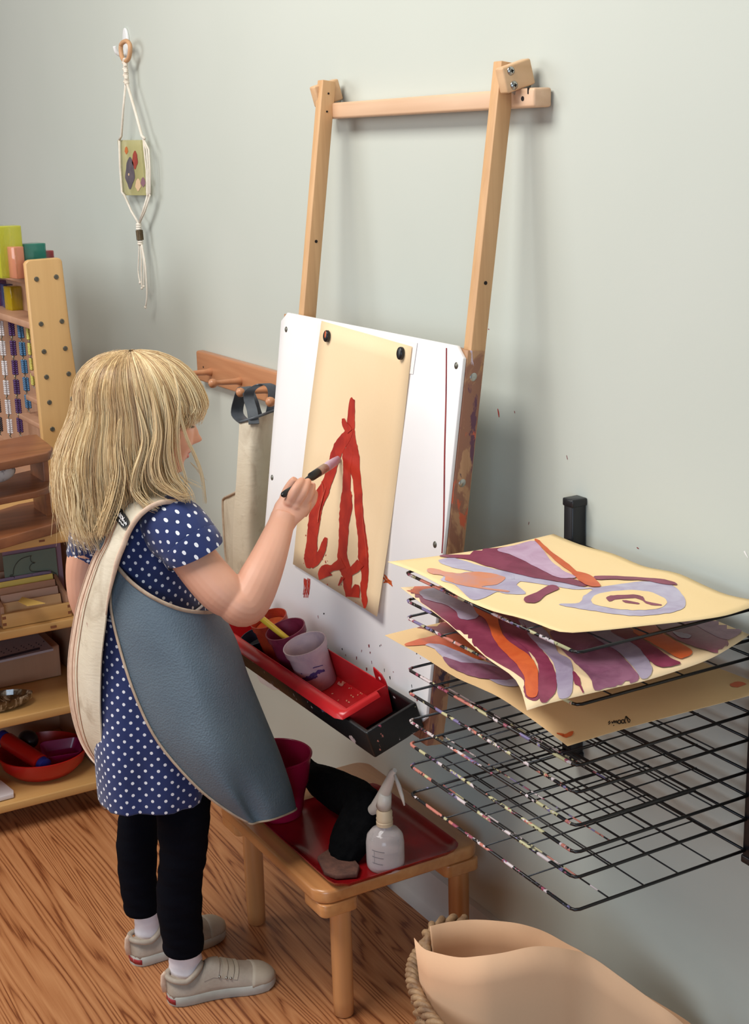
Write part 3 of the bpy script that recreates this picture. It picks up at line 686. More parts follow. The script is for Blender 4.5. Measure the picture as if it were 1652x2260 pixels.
def ribbon(mb, pts, w, th, wdir, m=0):
    G_ = []
    for i, p in enumerate(pts):
        d = np.array(wdir[i] if isinstance(wdir, list) else wdir, float); G_.append([p - d * w / 2, p - d * w / 6, p + d * w / 6, p + d * w / 2])
    sheet(mb, G_, th, m, m, m)
b = MB(); yy = -.052   # strap draped over the peg, one tail in front of the wall on each side
ribbon(b, spline([a_(551, 940, -.086), V(-2.590, -.084, .868), V(-2.583, -.080, .905), V(-2.566, -.076, .9285), V(-2.549, -.070, .905), V(-2.540, -.062, .868), a_(588, 925, -.05)], 5), .026, .0022, V(0.1, .99, 0))
ribbon(b, spline([a_(560, 935, -.096), a_(556, 905, -.088), a_(549, 880, -.084), a_(552, 862, -.082), a_(570, 851, -.066), a_(590, 849, -.050), a_(601, 858, -.042), a_(602, 885, -.042), a_(596, 915, -.046)], 5), .021, .0022, [unit(V(.5, .8, .1)), unit(V(.5, .8, 0)), ] and V(.35, .93, 0))
b.build('neck_strap', M['greyvinyl'], ap, smooth=50)

# ================================================================ drying rack
rk = empty('drying_rack', (-1.385, -.15, .66), 'black wall-mounted wire drying rack with many thin shelves splashed with paint', 'drying rack')
X0, X1, YF, YB = -1.572, -1.196, -.305, -.028
for x in (-1.574, -1.192):
    b = MB(); b.bb((x - .0105, -.026, .485), (x + .0105, -.001, .888)).build('wall_post', M['black'], rk, bevel=.002)
    for z0, z1 in ((.880, .892), (.481, .492)): MB().bb((x - .012, -.0275, z0), (x + .012, 0, z1)).build('post_cap', M['black'], rk, bevel=.002)
SZ = [.831, .791, .767, .730, .692, .656, .612, .578, .545, .501]
for k, zc in enumerate(SZ):
    b = MB(); r = .0019; c = .008; dr = random.uniform(-.002, .002)
    def P_(x, y, dz=0): return V(x, y, zc + dz + dr * (y / YF))
    front = [P_(X0 + .004, YB), P_(X0, YF + c), P_(X0 + c * .3, YF + c * .3), P_(X0 + c, YF)]
    b.tube([P_(X0, YB), P_(X0, YF + c)], r, 8, 0)
    b.tube([P_(X0, YF + c), P_(X0 + c * .3, YF + c * .3), P_(X0 + c, YF), P_(X0 + .19, YF), P_(X1 - c, YF)], r * 1.15, 8, 1)
    b.tube([P_(X1 - c, YF), P_(X1 - c * .3, YF + c * .3), P_(X1, YF + c), P_(X1, YB)], r * 1.1, 8, 0)
    b.tube([P_(X0, YB), P_(X1, YB)], r, 8, 0)
    for i in range(1, 5): y = YF + (YB - YF) * i / 5; b.tube([P_(X0, y, -.001), P_(X1, y, -.001)], 0.0011, 6, 1 if i == 1 and k % 2 else 0)
    for i in range(1, 4): x = X0 + (X1 - X0) * i / 4; b.tube([P_(x, YF, .002), P_(x, YB, .002)], .0012, 6, 0)
    b.build('wire_shelf', [M['wire'], M['wirepaint']], rk, smooth=True)

def coons(L, B, Rr, F, LB, BR, LF, FR, n=26):
    """LB,BR,LF,FR: lists of interior 3D points; returns grid rows from L-B edge (v=0) ... u from L to ... """
    def cv(a, m, b): return spline([a] + m + [b], 8)
    def rs(c, n):
        c = np.array(c); d = np.concatenate([[0], np.cumsum(np.linalg.norm(np.diff(c, axis=0), axis=1))]); d /= d[-1]
        return np.array([[np.interp(t, d, c[:, k]) for k in range(3)] for t in np.linspace(0, 1, n)])
    c0, c1, d0, d1 = rs(cv(L, LB, B), n), rs(cv(F, FR, Rr), n), rs(cv(L, LF, F), n), rs(cv(B, BR, Rr), n)
    G_ = np.zeros((n, n, 3))
    for i in range(n):
        v = i / (n - 1)
        for j in range(n):
            u = j / (n - 1)
            G_[i, j] = (1 - v) * c0[j] + v * c1[j] + (1 - u) * d0[i] + u * d1[i] - ((1 - u) * (1 - v) * L + u * (1 - v) * B + (1 - u) * v * F + u * v * Rr)
    return G_
def z3(a, b): return 840 + a / 2.0345, 1080 + b / 2.0345
def W3(a, b, zz): return on(*z3(a, b), z=zz)
def z3s(pts): return [z3(p[0], p[1]) + ((p[2] / 2.0345,) if len(p) > 2 else ()) for p in pts]
# top sheet
zt = .842
G1 = coons(W3(30, 325, zt), W3(775, 200, zt), W3(1720, 505, zt), W3(860, 643, zt),
           [W3(260, 298, zt), W3(520, 258, zt)], [W3(900, 250, zt), W3(1040, 288, zt), W3(1180, 345, zt), W3(1330, 376, zt + .002), W3(1450, 430, zt), W3(1560, 474, zt)],
           [W3(150, 370, zt), W3(240, 415, zt), W3(370, 490, zt), W3(500, 545, zt), W3(620, 575, zt), W3(700, 602, zt), W3(790, 636, zt)],
           [W3(1000, 632, zt), W3(1200, 610, zt), W3(1500, 575, zt), W3(1640, 537, zt)])
b = MB(); sheet(b, G1, .0004, 0, 0, 0); p1 = tag(b.build('drying_painting', M['yellowpaper'], smooth=True), 'topmost painting on the rack, yellow paper with plum, lilac and orange bands and a ring', 'painting')
b = MB(); s1 = Surf(G1)
def pm(mb, pts, s, m, off):
    q = spline([np.array(p, float) for p in pts], 4, True); rj = random.Random(len(pts) + int(pts[0][0]))
    mark(mb, z3s([(p[0] + rj.uniform(-1.6, 1.6), p[1] + rj.uniform(-1.3, 1.3)) for p in q]), s, m, off, 9)
pm(b, [(262, 318), (330, 310), (450, 345), (560, 370), (640, 385), (760, 412), (860, 425), (900, 440), (985, 440), (1080, 425), (1200, 415), (1300, 430), (1350, 470), (1368, 520), (1330, 548), (1250, 562), (1140, 570), (1040, 560), (940, 545), (860, 532), (805, 522), (810, 515), (890, 510), (910, 480), (950, 450), (860, 450), (740, 430), (650, 418), (520, 395), (420, 372), (320, 352), (275, 335)], s1, 0, .0006)
pm(b, [(985, 470), (1100, 455), (1200, 462), (1270, 490), (1280, 520), (1230, 540), (1130, 545), (1030, 535), (960, 520), (945, 495)], s1, 4, .0009)
pm(b, [(270, 298), (400, 275), (560, 262), (690, 235), (705, 240), (620, 262), (560, 285), (640, 320), (740, 365), (800, 400), (860, 405), (930, 430), (900, 438), (800, 418), (690, 400), (580, 375), (470, 345), (380, 315), (290, 308)], s1, 1, .0012)
pm(b, [(520, 275), (600, 256), (690, 236), (730, 280), (770, 330), (830, 375), (880, 395), (860, 402), (790, 398), (700, 355), (600, 305)], s1, 2, .0015)
pm(b, [(690, 232), (712, 235), (760, 280), (830, 330), (880, 372), (930, 385), (965, 410), (985, 440), (940, 440), (890, 415), (850, 375), (790, 330), (740, 285)], s1, 3, .0018)
pm(b, [(960, 392), (1060, 392), (1200, 400), (1290, 412), (1330, 430), (1280, 430), (1180, 412), (1060, 408), (970, 408)], s1, 1, .0012)
pm(b, [(760, 432), (800, 448), (740, 478), (700, 510), (650, 510), (645, 488), (700, 465)], s1, 1, .0012)
pm(b, [(210, 360), (260, 370), (330, 380), (400, 372), (480, 378), (550, 392), (600, 392), (630, 410), (610, 430), (650, 470), (560, 470), (520, 462), (450, 495), (400, 492), (330, 430), (270, 410), (280, 390), (215, 375)], s1, 0, .0006)
pm(b, [(210, 358), (250, 360), (290, 372), (360, 380), (440, 372), (540, 390), (558, 405), (520, 430), (450, 440), (570, 458), (560, 464), (470, 452), (360, 432), (290, 412), (285, 392), (220, 378)], s1, 5, .0010)
pm(b, [(1012, 488), (1060, 478), (1150, 478), (1180, 490), (1190, 505), (1255, 520), (1250, 526), (1200, 520), (1165, 500), (1130, 492), (1050, 500), (1025, 508)], s1, 1, .0014)
pm(b, [(1088, 502), (1155, 512), (1152, 520), (1095, 512)], s1, 1, .0014)
b.build('paint', [M['lilac'], M['plum'], paint('lavender_paint', (206, 176, 200), (190, 152, 180)), M['orange'], M['yellowpaper'], M['paleorange']], p1, fixn=False)
# second sheet
zz = .797
G2 = coons(W3(88, 440, zz), V(-1.590, -.034, zz), W3(1655, 652, .797), W3(655, 992, .786),
           [W3(190, 434, zz), W3(330, 425, zz)], [V(-1.45, -.034, zz), V(-1.3, -.034, zz + .002)],
           [W3(180, 510, zz), W3(300, 600, .800), W3(470, 752, .800), W3(580, 830, .796), W3(625, 890, .792)],
           [W3(750, 962, .789), W3(850, 937, .792), W3(1050, 890, .795), W3(1200, 855, .797), W3(1450, 772, .799), W3(1580, 702, .798)])
b = MB(); sheet(b, G2, .0004, 0, 0, 0); p2 = tag(b.build('drying_painting', M['kraft'], smooth=True), 'striped painting in plum, orange and lilac drying under the topmost one', 'painting')
b = MB(); s2 = Surf(G2)
pm(b, [(90, 441), (190, 434), (380, 425), (440, 470), (520, 540), (600, 640), (680, 760), (720, 860), (715, 920), (700, 950), (655, 940), (640, 900), (640, 860), (575, 810), (470, 748), (370, 665), (300, 598), (180, 508)], s2, 1, .0006)
pm(b, [(92, 442), (180, 436), (310, 428), (300, 445), (230, 450), (180, 470), (150, 470)], s2, 3, .0008)
pm(b, [(175, 462), (210, 448), (300, 445), (380, 470), (430, 520), (440, 570), (400, 588), (350, 580), (340, 555), (290, 520), (210, 500), (180, 480)], s2, 0, .0010)
pm(b, [(405, 490), (470, 510), (520, 570), (540, 640), (580, 690), (660, 745), (700, 800), (706, 880), (700, 930), (660, 935), (645, 880), (645, 850), (610, 790), (550, 730), (510, 680), (470, 590), (430, 560)], s2, 3, .0012)
pm(b, [(495, 530), (560, 560), (640, 600), (665, 660), (720, 720), (770, 790), (790, 870), (780, 920), (740, 960), (715, 950), (705, 890), (710, 820), (690, 760), (640, 710), (570, 650), (540, 600)], s2, 1, .0012)
pm(b, [(620, 585), (720, 620), (770, 680), (800, 740), (850, 770), (862, 850), (850, 930), (800, 940), (790, 880), (780, 800), (740, 740), (690, 690), (650, 640)], s2, 0, .0012)
pm(b, [(760, 640), (900, 640), (980, 660), (1050, 720), (1100, 770), (1160, 850), (1100, 880), (1010, 895), (960, 905), (940, 850), (890, 800), (860, 770), (810, 720)], s2, 2, .0010)
pm(b, [(862, 820), (890, 850), (900, 890), (915, 920), (908, 925), (890, 890), (866, 870)], s2, 1, .0014)
pm(b, [(930, 640), (1020, 635), (1080, 660), (1140, 700), (1180, 740), (1215, 800), (1210, 840), (1170, 855), (1130, 800), (1060, 730), (990, 690)], s2, 0, .0014)
pm(b, [(1030, 640), (1110, 625), (1180, 680), (1240, 720), (1300, 760), (1345, 785), (1300, 800), (1250, 800), (1200, 770), (1150, 710), (1080, 670)], s2, 1, .0016)
pm(b, [(1130, 640), (1220, 610), (1260, 650), (1330, 690), (1400, 735), (1350, 765), (1310, 750), (1260, 720), (1190, 680)], s2, 3, .0018)
pm(b, [(1230, 600), (1340, 585), (1420, 600), (1520, 650), (1560, 700), (1520, 740), (1440, 720), (1350, 690), (1280, 650)], s2, 1, .0016)
pm(b, [(1340, 580), (1480, 572), (1560, 610), (1620, 640), (1560, 680), (1490, 660), (1420, 620)], s2, 2, .0018)
pm(b, [(1310, 645), (1345, 650), (1390, 660), (1380, 674), (1340, 670)], s2, 0, .0020)
b.build('paint', [paint('grey_lilac_paint', (170, 158, 178), (150, 136, 160)), M['plum'], M['mauve'], M['orange']], p2, fixn=False)
# third sheet
zz = .736
G3 = coons(W3(18, 655, zz), V(-1.60, -.036, zz), W3(1760, 895, zz), W3(838, 1152, zz - .002),
           [W3(150, 622, zz), W3(260, 600, zz)], [V(-1.45, -.036, zz), V(-1.3, -.036, zz)],
           [W3(80, 690, zz), W3(180, 745, zz), W3(330, 840, zz), W3(430, 885, zz), W3(540, 938, zz), W3(690, 1040, zz)],
           [W3(1100, 1072, zz), W3(1400, 992, zz), W3(1600, 940, zz)])
b = MB(); sheet(b, G3, .0004, 0, 0, 0); p3 = tag(b.build('drying_painting', plain('tan_sheet', (226, 190, 138), (232, 198, 148), 4, rough=.85)), 'lowest painting on the rack, tan sheet signed in black at its front edge', 'painting')
b = MB(); s3 = Surf(G3)
pm(b, [(155, 618), (290, 590), (420, 640), (470, 750), (420, 760), (330, 690), (200, 630)], s3, 5, .0006)
pm(b, [(110, 695), (200, 668), (330, 650), (430, 700), (480, 760), (400, 762), (290, 705), (200, 700), (120, 706)], s3, 3, .0010)
pm(b, [(200, 700), (260, 698), (350, 730), (440, 770), (560, 800), (640, 850), (640, 880), (550, 885), (440, 830), (330, 790), (280, 760), (240, 720)], s3, 0, .0012)
pm(b, [(280, 755), (360, 780), (480, 790), (600, 840), (560, 860), (440, 850), (370, 830), (310, 800)], s3, 1, .0014)
for q in ([(790, 1095), (830, 1102), (850, 1108), (830, 1116), (800, 1104)], [(812, 1108), (858, 1088), (864, 1094), (850, 1112)], [(1565, 880), (1600, 865), (1640, 875), (1600, 890)]): pm(b, q, s3, 3, .0006)
b.build('paint', [M['lilac'], M['mauve'], M['mauve'], M['orange'], M['orange'], M['darkred']], p3, fixn=False)
b = MB()   # the handwritten name reads from the other side of the sheet
def wr(*pts): stroke(b, [z3(*p) + (2.0,) for p in pts], s3, 0, .0006, 0, n=3)
wr((1120, 1040), (1100, 1020)); wr((1100, 1020), (1112, 1048), (1118, 1042)); wr((1100, 1020), (1094, 1042), (1100, 1052))
for cx in (1086, 1070): wr(*[(cx + 7 * math.cos(a) + 0, 1044 - (1086 - cx) * -.12 + 8 * math.sin(a)) for a in [2 * math.pi * k / 8 for k in range(9)]])
wr((1060, 1052), (1056, 1040), (1050, 1050), (1047, 1040), (1040, 1052), (1036, 1044)); wr((1030, 1048), (1022, 1058)); wr((1046, 1060), (1044, 1064)); wr((1028, 1042), (1020, 1050))
b.build('handwriting', M['ink'], p3, fixn=False)
# ================================================================ low birch cabinet, open front facing the room
FX, EY, BX = -2.744, -.347, -3.085
lc = empty('low_shelf_cabinet', (-2.92, -.75, 0), 'low open birch shelf cabinet with three shelves at the left edge', 'cabinet')
MB().bb((BX, -1.25, .6165), (FX, EY, .6405)).build('top', M['birch_y'], lc, bevel=.003)
for zt_ in (.449, .259, .072):
    MB().bb((BX, -1.25, zt_ - .0185), (FX - (.004 if zt_ > .1 else 0), EY - .02, zt_)).build('shelf', M['birch_y'], lc, bevel=.003)
MB().bb((BX, EY - .02, .03), (FX - .012, EY - .0005, .616)).build('side_panel', M['birch_in'], lc, bevel=.001)
MB().bb((BX + .0, -1.25, .06), (BX + .012, EY - .02, .616)).build('back_panel', M['birch_in'], lc)
MB().bb((FX - .034, EY - .034, 0), (FX, EY, .054)).build('foot', M['birch_in'], lc, bevel=.004)
for py, zc in ((on(92, 1190, x=FX)[1], .628), (on(118, 1377, x=FX)[1], .440)): MB().bb((FX - .003, py - .006, zc - .0022), (FX + .0006, py + .006, zc + .0022)).build('end_grain_mark', M['darkwood'], lc)

# ================================================================ bead frame behind it
KX, KY = -3.080, -.345
bc = empty('bead_cabinet', (-3.35, -.28, 0), 'tall birch bead frame with a tapering side panel studded with grey bolts', 'shelf unit')
def kx(px, py): return on(px, py, x=KX)
prof = [kx(56, 583), kx(60, 577), kx(66, 574), kx(128, 569), kx(134, 571), kx(137.5, 577), kx(155, 730), kx(172, 850), kx(195, 1010), V(KX, -.175, .45), V(KX, -.14, 0), V(KX, KY + .012, 0), kx(118, 1104) + V(0, 0, 0), kx(95, 975)]
b = MB(); b.prism(prof, V(-.02, 0, 0)); b.build('side_panel', M['birch'], bc, bevel=.003, seg=3)
bolts = MB()
for q in ((80.5, 616), (124, 611), (90.5, 715), (136.5, 709), (97, 776), (144, 769), (102.5, 832), (151.5, 825), (109, 888), (115.5, 947), (122.5, 1015), (131, 1098), (159, 880), (166, 940), (175, 1008)):
    s = MB(); s.lathe([(.0007, .0009), (.0022, .0009), (.0025, .0022), (.0046, .002), (.0056, .0004), (.0056, 0)], kx(*q), 18, (V(0, 1, 0), V(0, 0, 1), V(1, 0, 0))); s.build('bolt', M['bolt'], bc, smooth=50)
XL = -3.95
b = MB(); b.bb((XL, -.278, .02), (KX - .02, -.268, 1.13)); b.build('back_panel', M['birch_in'], bc)
def zof(px, py, y=KY + .004): return on(px, py, y=y)[2]
ZT = on(57, 614, x=KX - .02)[2]; Z2 = on(69, 713, x=KX - .02)[2]
MB().bb((XL, KY + .006, ZT - .016), (KX - .02, -.2785, ZT)).build('shelf', M['birch_in'], bc, bevel=.002)
MB().bb((XL, KY + .003, Z2 - .016), (KX - .02, -.2785, Z2)).build('shelf', M['birch_in'], bc, bevel=.002)
for (px, py, qx, L, yf) in ((74, 774, 62, .05, KY + .02), (79, 828, 57, .075, KY + .012), (85, 886, 50, .11, KY + .006), (92, 937, 38, .17, KY + .002)):
    zz = on(px, py, x=KX - .02)[2]
    MB().bb((KX - .02 - L, yf, zz - .012), (KX - .0205, -.2785, zz)).build('short_shelf', M['birch_in'], bc, bevel=.002)
MB().bb((XL, KY + .006, .60), (KX - .02, -.2785, .66)).build('lower_rail', M['birch_in'], bc)
# translucent acrylic blocks
def block(px, py, zb, w, hh, d, colr, label, group, rot=0.0, yoff=None):
    p = on(px, py, z=zb + .0008)
    if p[1] > -.27: p = on(px, py, y=-.27); p[2] = zb + .0008
    e = MB(); c_, s_ = math.cos(rot), math.sin(rot)
    e.box(p + V(0, 0, hh / 2), (w / 2, d / 2, hh / 2), (V(c_, s_, 0), V(-s_, c_, 0), V(0, 0, 1)))
    o = e.build('acrylic_block', clear('acrylic', colr, .06, .45, .85), bevel=.002); o.modifiers.new('s', 'SOLIDIFY').thickness = -.003
    o.modifiers.move(1, 0) if hasattr(o.modifiers, 'move') else None
    return tag(o, label, 'block', group)
ACR = []
gp = 'coloured acrylic blocks'
block(22, 610, ZT, .055, .110, .05, (206, 204, 60), 'tallest yellow-green clear block on top of the bead frame', gp)
block(36, 612, ZT, .045, .066, .02, (224, 150, 120), 'pink and amber clear block in front of the yellow-green one', gp, .2)
block(72, 606, ZT, .045, .068, .05, (0, 128, 108), 'teal clear block on top of the bead frame', gp, .15)
block(99, 592, ZT, .03, .048, .035, (150, 6, 30), 'small dark red clear block beside the side panel top', gp)
block(4, 590, ZT, .05, .098, .03, (80, 110, 140), 'blue-grey clear block behind the yellow-green one', gp)
block(38, 682, Z2, .042, .054, .04, (190, 160, 20), 'golden yellow clear block on the upper inner shelf', gp, .1)
block(22, 676, Z2, .045, .054, .03, (60, 74, 120), 'dark blue clear block behind the golden yellow one', gp, -.1)
block(3, 672, Z2, .05, .060, .03, (110, 60, 110), 'purple clear block at the left end of the upper inner shelf', gp)
# bead chains
def chain(x0, y0, x1, y1, nseg, cols, colr, label, strands=4, wdt=.017):
    mt = plain('glass_bead', colr, tuple(int(c * .8) for c in colr), 90, rough=.18, spec=.7); mt2 = M['bolt']
    yp = KY + .022
    a, b_ = on(x0, y0, y=yp), on(x1, y1, y=yp); e = empty('bead_chain', a, label, 'bead chain', 'bead chains hanging in the frame')
    for s in range(nseg):
        m = MB(); g0 = (s + .06) / nseg; g1 = (s + .80) / nseg; k = 7
        for st in range(strands):
            off = V((st - (strands - 1) / 2) * wdt / strands, ((st % 2) - .5) * .006, 0)
            for j in range(k):
                p = a + (b_ - a) * (g0 + (g1 - g0) * (j + .5) / k) + off
                m.sphere(p, (.0031, .0031, .0031), 7, 5)
        m.build('bead_square', mt, e, smooth=True)
        l = MB(); p0 = a + (b_ - a) * g1; p1 = a + (b_ - a) * min(1, (s + 1.06) / nseg)
        for st in range(strands): l.tube([p0 + V((st - 1.5) * wdt / strands, 0, 0), (p0 + p1) / 2 + V((st - 1.5) * .002, -.002, 0), p1 + V((1.5 - st) * wdt / strands, 0, 0)], .0009, 5)
        l.build('wire_link', mt2, e)
chain(24, 706, 46, 962, 6, 4, (70, 30, 96), 'purple bead chain, nearest the middle of the frame', 4, .018)
chain(44, 714, 64, 908, 5, 4, (60, 110, 150), 'sky blue bead chain right of the purple one', 4, .018)
chain(63, 722, 76, 856, 4, 4, (206, 196, 90), 'pale yellow bead chain beside the side panel', 3, .011)
chain(1, 706, 24, 965, 6, 4, (226, 220, 220), 'white bead chain, left of the purple one', 4, .016)
chain(-22, 706, 2, 960, 6, 4, (46, 34, 40), 'dark brown bead chain cut by the left photo edge', 4, .014)

# ================================================================ things on and in the low cabinet
og = empty('wooden_organizer', (-2.82, -.52, .641), 'dark brown wooden three-tier organizer on the cabinet top', 'organizer')
def slab(pts, zt_, th, name='tier'):
    P = [on(px, py, z=zt_) for px, py in pts]; b = MB(); b.prism(P, V(0, 0, -th)); return b.build(name, M['darkwood'], og, bevel=.003, seg=3)
PXP = -2.865
zm = on(112, 1069, x=-2.762)[2]; ztp = on(116, 988, x=-2.758)[2]
slab([(-150, 1172), (40, 1112), (82, 1104), (104, 1120), (124, 1133), (131, 1143), (128, 1151), (112, 1158), (60, 1172), (-150, 1232)], .664, .0225)
slab([(-150, 1090), (20, 1048), (76, 1035), (96, 1045), (108, 1060), (112, 1069), (106, 1076), (80, 1084), (-150, 1130)], zm, .014)
slab([(-150, 1012), (0, 972), (60, 960), (82, 958), (92, 967), (106, 977), (116, 986), (115, 992), (104, 999), (-150, 1050)], ztp, .018)
for (px0, py0, px1, py1) in ((112, 1132, 100, 1004),):
    p = on(118, 1140, z=.665)
    MB().bb((p[0] - .105, p[1] - .010, .663), (p[0] - .012, p[1] + .003, ztp - .0175)).build('end_panel', M['darkwood'], og, bevel=.002)
    MB().bb((p[0] - .105, p[1] - .406, .663), (p[0] - .012, p[1] - .393, ztp - .0175)).build('end_panel', M['darkwood'], og, bevel=.002)
b = MB(); p = on(10, 1040, z=zm + .03); b.sphere(p + V(-.01, -.02, 0), (.035, .045, .024), 20, 12)
t = NT('spotted_cloth'); t.col(t.ramp(t.noise(t.map(), 60, 2), [(.55, (226, 218, 212)), (.66, (150, 140, 140))])); t.set(rough=.9)
tag(b.build('spotted_pouch', t.mat, smooth=True), 'white spotted cloth pouch on the middle tier of the organizer', 'pouch')
# card box
cbx = empty('card_box', (-2.80, -.48, .449), 'open pale wooden box of tracing cards on the upper cabinet shelf', 'box')
ya, yb_ = -.556, -.410; xf, xb = -2.762, -2.885; zb = .450
MB().bb((xf - .008, ya, zb), (xf, yb_, zb + .030)).build('box_front', M['birch_y'], cbx, bevel=.001)
for y0 in (ya, yb_ - .008):
    b = MB(); b.prism([V(xf - .0085, y0, zb), V(xf - .0085, y0, zb + .044), V(xf - .04, y0, zb + .052), V(xb, y0, zb + .085), V(xb, y0, zb)], V(0, .008, 0)); b.build('box_side', M['birch_in'], cbx, bevel=.001)
MB().bb((xb - .008, ya, zb), (xb, yb_, zb + .085)).build('box_back', M['birch_in'], cbx, bevel=.001)
MB().bb((xb, ya + .008, zb), (xf - .008, yb_ - .008, zb + .004)).build('box_base', M['birch_in'], cbx)
jn = MB()
for y0, y1 in ((ya, ya + .008), (yb_ - .008, yb_)):
    for zz in (.456, .470): jn.bb((xf - .003, y0 + .0003, zz), (xf + .0004, y1 - .0003, zz + .006))
jn.build('finger_joint', M['darkwood'], cbx)
def card(name, x, zt_, colr, label, tilt=.012, y0=ya + .012, y1=yb_ - .012, mat=None, zb_=.455, cat='card'):
    b = MB(); b.prism([V(x, y0, zb_), V(x, y1, zb_), V(x - tilt, y1, zt_), V(x - tilt, y0, zt_)], V(-.0016, 0, 0)); o = b.build(name, mat or plain('card_stock', colr, rough=.8)); return tag(o, label, cat, 'tracing cards in the box')
card('tracing_card', -2.781, .494, (206, 160, 112), 'tan card just behind the box front')
card('tracing_card', -2.796, .507, (190, 150, 128), 'pinkish tan card in the front half of the box')
card('tracing_card', -2.811, .518, (184, 134, 104), 'brown card behind the pinkish tan one')
card('tracing_card', -2.824, .527, (226, 196, 100), 'pale yellow card standing across the box')
card('tracing_card', -2.833, .532, (138, 116, 136), 'dull purple card right behind the yellow one')
gc = card('tracing_card', -2.846, .578, (112, 124, 108), 'tall grey-green card with an umbrella outline', .006, -.520, -.406 + 0)
card('tracing_card', -2.856, .585, (150, 116, 128), 'mauve card standing behind the grey-green one', .004, -.518, -.392)
b = MB(); GS = Surf(plane=(V(1, 0, 0), V(-2.8475, 0, 0)))
def gz(*p): return [(x / 7.535, 1180 + y / 7.535, 1.1) for x, y in p]
stroke(b, gz((160, 670), (165, 690), (225, 690), (235, 740), (265, 800)), GS, 0, .003); stroke(b, gz((165, 665), (210, 660), (215, 580), (260, 480), (350, 395), (510, 345)), GS, 0, .003)
stroke(b, gz((510, 345), (495, 395), (520, 450), (570, 465), (520, 480), (482, 540), (510, 600), (600, 610), (760, 600), (860, 610), (935, 655)), GS, 0, .003)
stroke(b, gz((520, 660), (575, 685), (535, 700), (515, 765)), GS, 0, .003); stroke(b, gz((560, 672), (700, 652), (850, 650), (885, 675), (860, 710), (790, 720)), GS, 0, .003)
b.build('umbrella_outline', M['ink'], gc, fixn=False)
b = MB(); b.prism([on(*q, z=.502) for q in ((40, 1328), (49, 1318), (100, 1332), (60, 1338))], V(0, 0, .001)); tag(b.build('loose_slip', plain('yellow_slip', (226, 186, 100), rough=.8)), 'loose yellow paper slip lying on the card edges', 'paper slip')
# lower compartment: tray with printed chart
wt = MB(); wt.bb((-3.05, -1.0, .2600), (-2.925, -.395, .333)); tag(wt.build('wooden_box', M['birch_in'], bevel=.003), 'plain brown wooden box at the back of the middle cabinet shelf', 'box')
ch = empty('printed_chart', (-2.98, -.6, .334), 'grey printed chart with a dark bar, lying on the wooden box', 'chart')
b = MB(); P = [on(*q, z=.336) for q in ((-120, 1490), (118, 1436), (80, 1399), (-120, 1440))]; b.prism(P, V(0, 0, .005)); b.build('chart_sheet', plain('grey_lilac_board', (168, 156, 160), rough=.6), ch)
cs = Surf(plane=(V(0, 0, 1), V(0, 0, .3414))); b = MB()
stroke(b, [(-60, 1468, 5), (0, 1453, 5), (88, 1431, 5)], cs, 0, .0004)
for k in range(22): stroke(b, [(-20 + k * 5.5, 1446 - k * 1.1 + (k % 3) * 4 - 6, 2), (-18 + k * 5.5, 1444 - k * 1.1 + (k % 3) * 4 - 6, 2)], cs, 0, .0004)
b.build('printing', plain('slate_ink', (60, 58, 76), rough=.6), ch, fixn=False)
# stone dish
sd = empty('agate_dish', on(20, 1560, z=.262), 'dark glossy agate stone dish on the lower middle shelf', 'stone dish')
b = MB(); c = V(-2.815, -.568, .2615)
b.lathe([(.02, .001), (.055, .002), (.068, .012), (.069, .022), (.062, .024), (.056, .013), (.03, .009), (.001, .008)], c, 26, (V(.55, .1, 0), V(0, 1.05, 0), V(0, 0, 1)))
t = NT('agate'); t.col(t.ramp(t.noise(t.map((1, 2, 1)), 22, 5, .6, 1.5), [(.3, (40, 26, 16)), (.5, (84, 58, 34)), (.66, (190, 168, 140)), (.72, (60, 40, 26))])); t.set(rough=.12, coat=.5); b.build('dish', t.mat, sd, smooth=50)
# red bowl with contents
bo = V(-2.862, -.472, .0725)
t = NT('red_bowl_plastic'); t.col((176, 24, 20)); t.set(rough=.32)
b = MB(); b.lathe([(.001, .003), (.05, .0), (.07, .006), (.088, .024), (.0975, .052), (.0955, .053), (.085, .026), (.066, .0095), (.045, .005), (.001, .005)], bo, 48)
tag(b.build('red_bowl', t.mat, smooth=50), 'shallow red plastic bowl on the bottom cabinet shelf', 'bowl')
rp_ = empty('clay_roller', bo + V(0, -.03, .03), 'red clay roller with blue end caps lying in the red bowl', 'roller')
q0, q1 = on(12, 1632, z=.140), on(103, 1692, z=.112); d = q1 - q0
b = MB(); b.tube([q0, q0 + d * .05, q0 + d * .86, q0 + d * .87], [.015, .0185, .0185, .015], 22); b.build('roller_body', t.mat, rp_, smooth=50)
for k, (a0, a1) in enumerate(((.86, 1.0), (-.12, .0))):
    b = MB(); b.tube([q0 + d * a0, q0 + d * (a0 + .02), q0 + d * (a1 - .03), q0 + d * a1], [.012, .0165, .016, .008], 20); b.build('end_cap', plain('blue_plastic', (30, 34, 110), rough=.35), rp_, smooth=50)
sd2 = MB(); c = on(135, 1668, z=.105); ax = (unit(V(.2, 1, 0)), unit(V(-1, .2, .25)), unit(V(.25, -.05, 1)))
def rrect(w, h_, r, n=5):
    P = []
    for cx, cy, a0 in ((w - r, h_ - r, 0), (-w + r, h_ - r, 90), (-w + r, -h_ + r, 180), (w - r, -h_ + r, 270)):
        for k in range(n + 1): a = math.radians(a0 + 90 * k / n); P.append((cx + r * math.cos(a), cy + r * math.sin(a)))
    return P
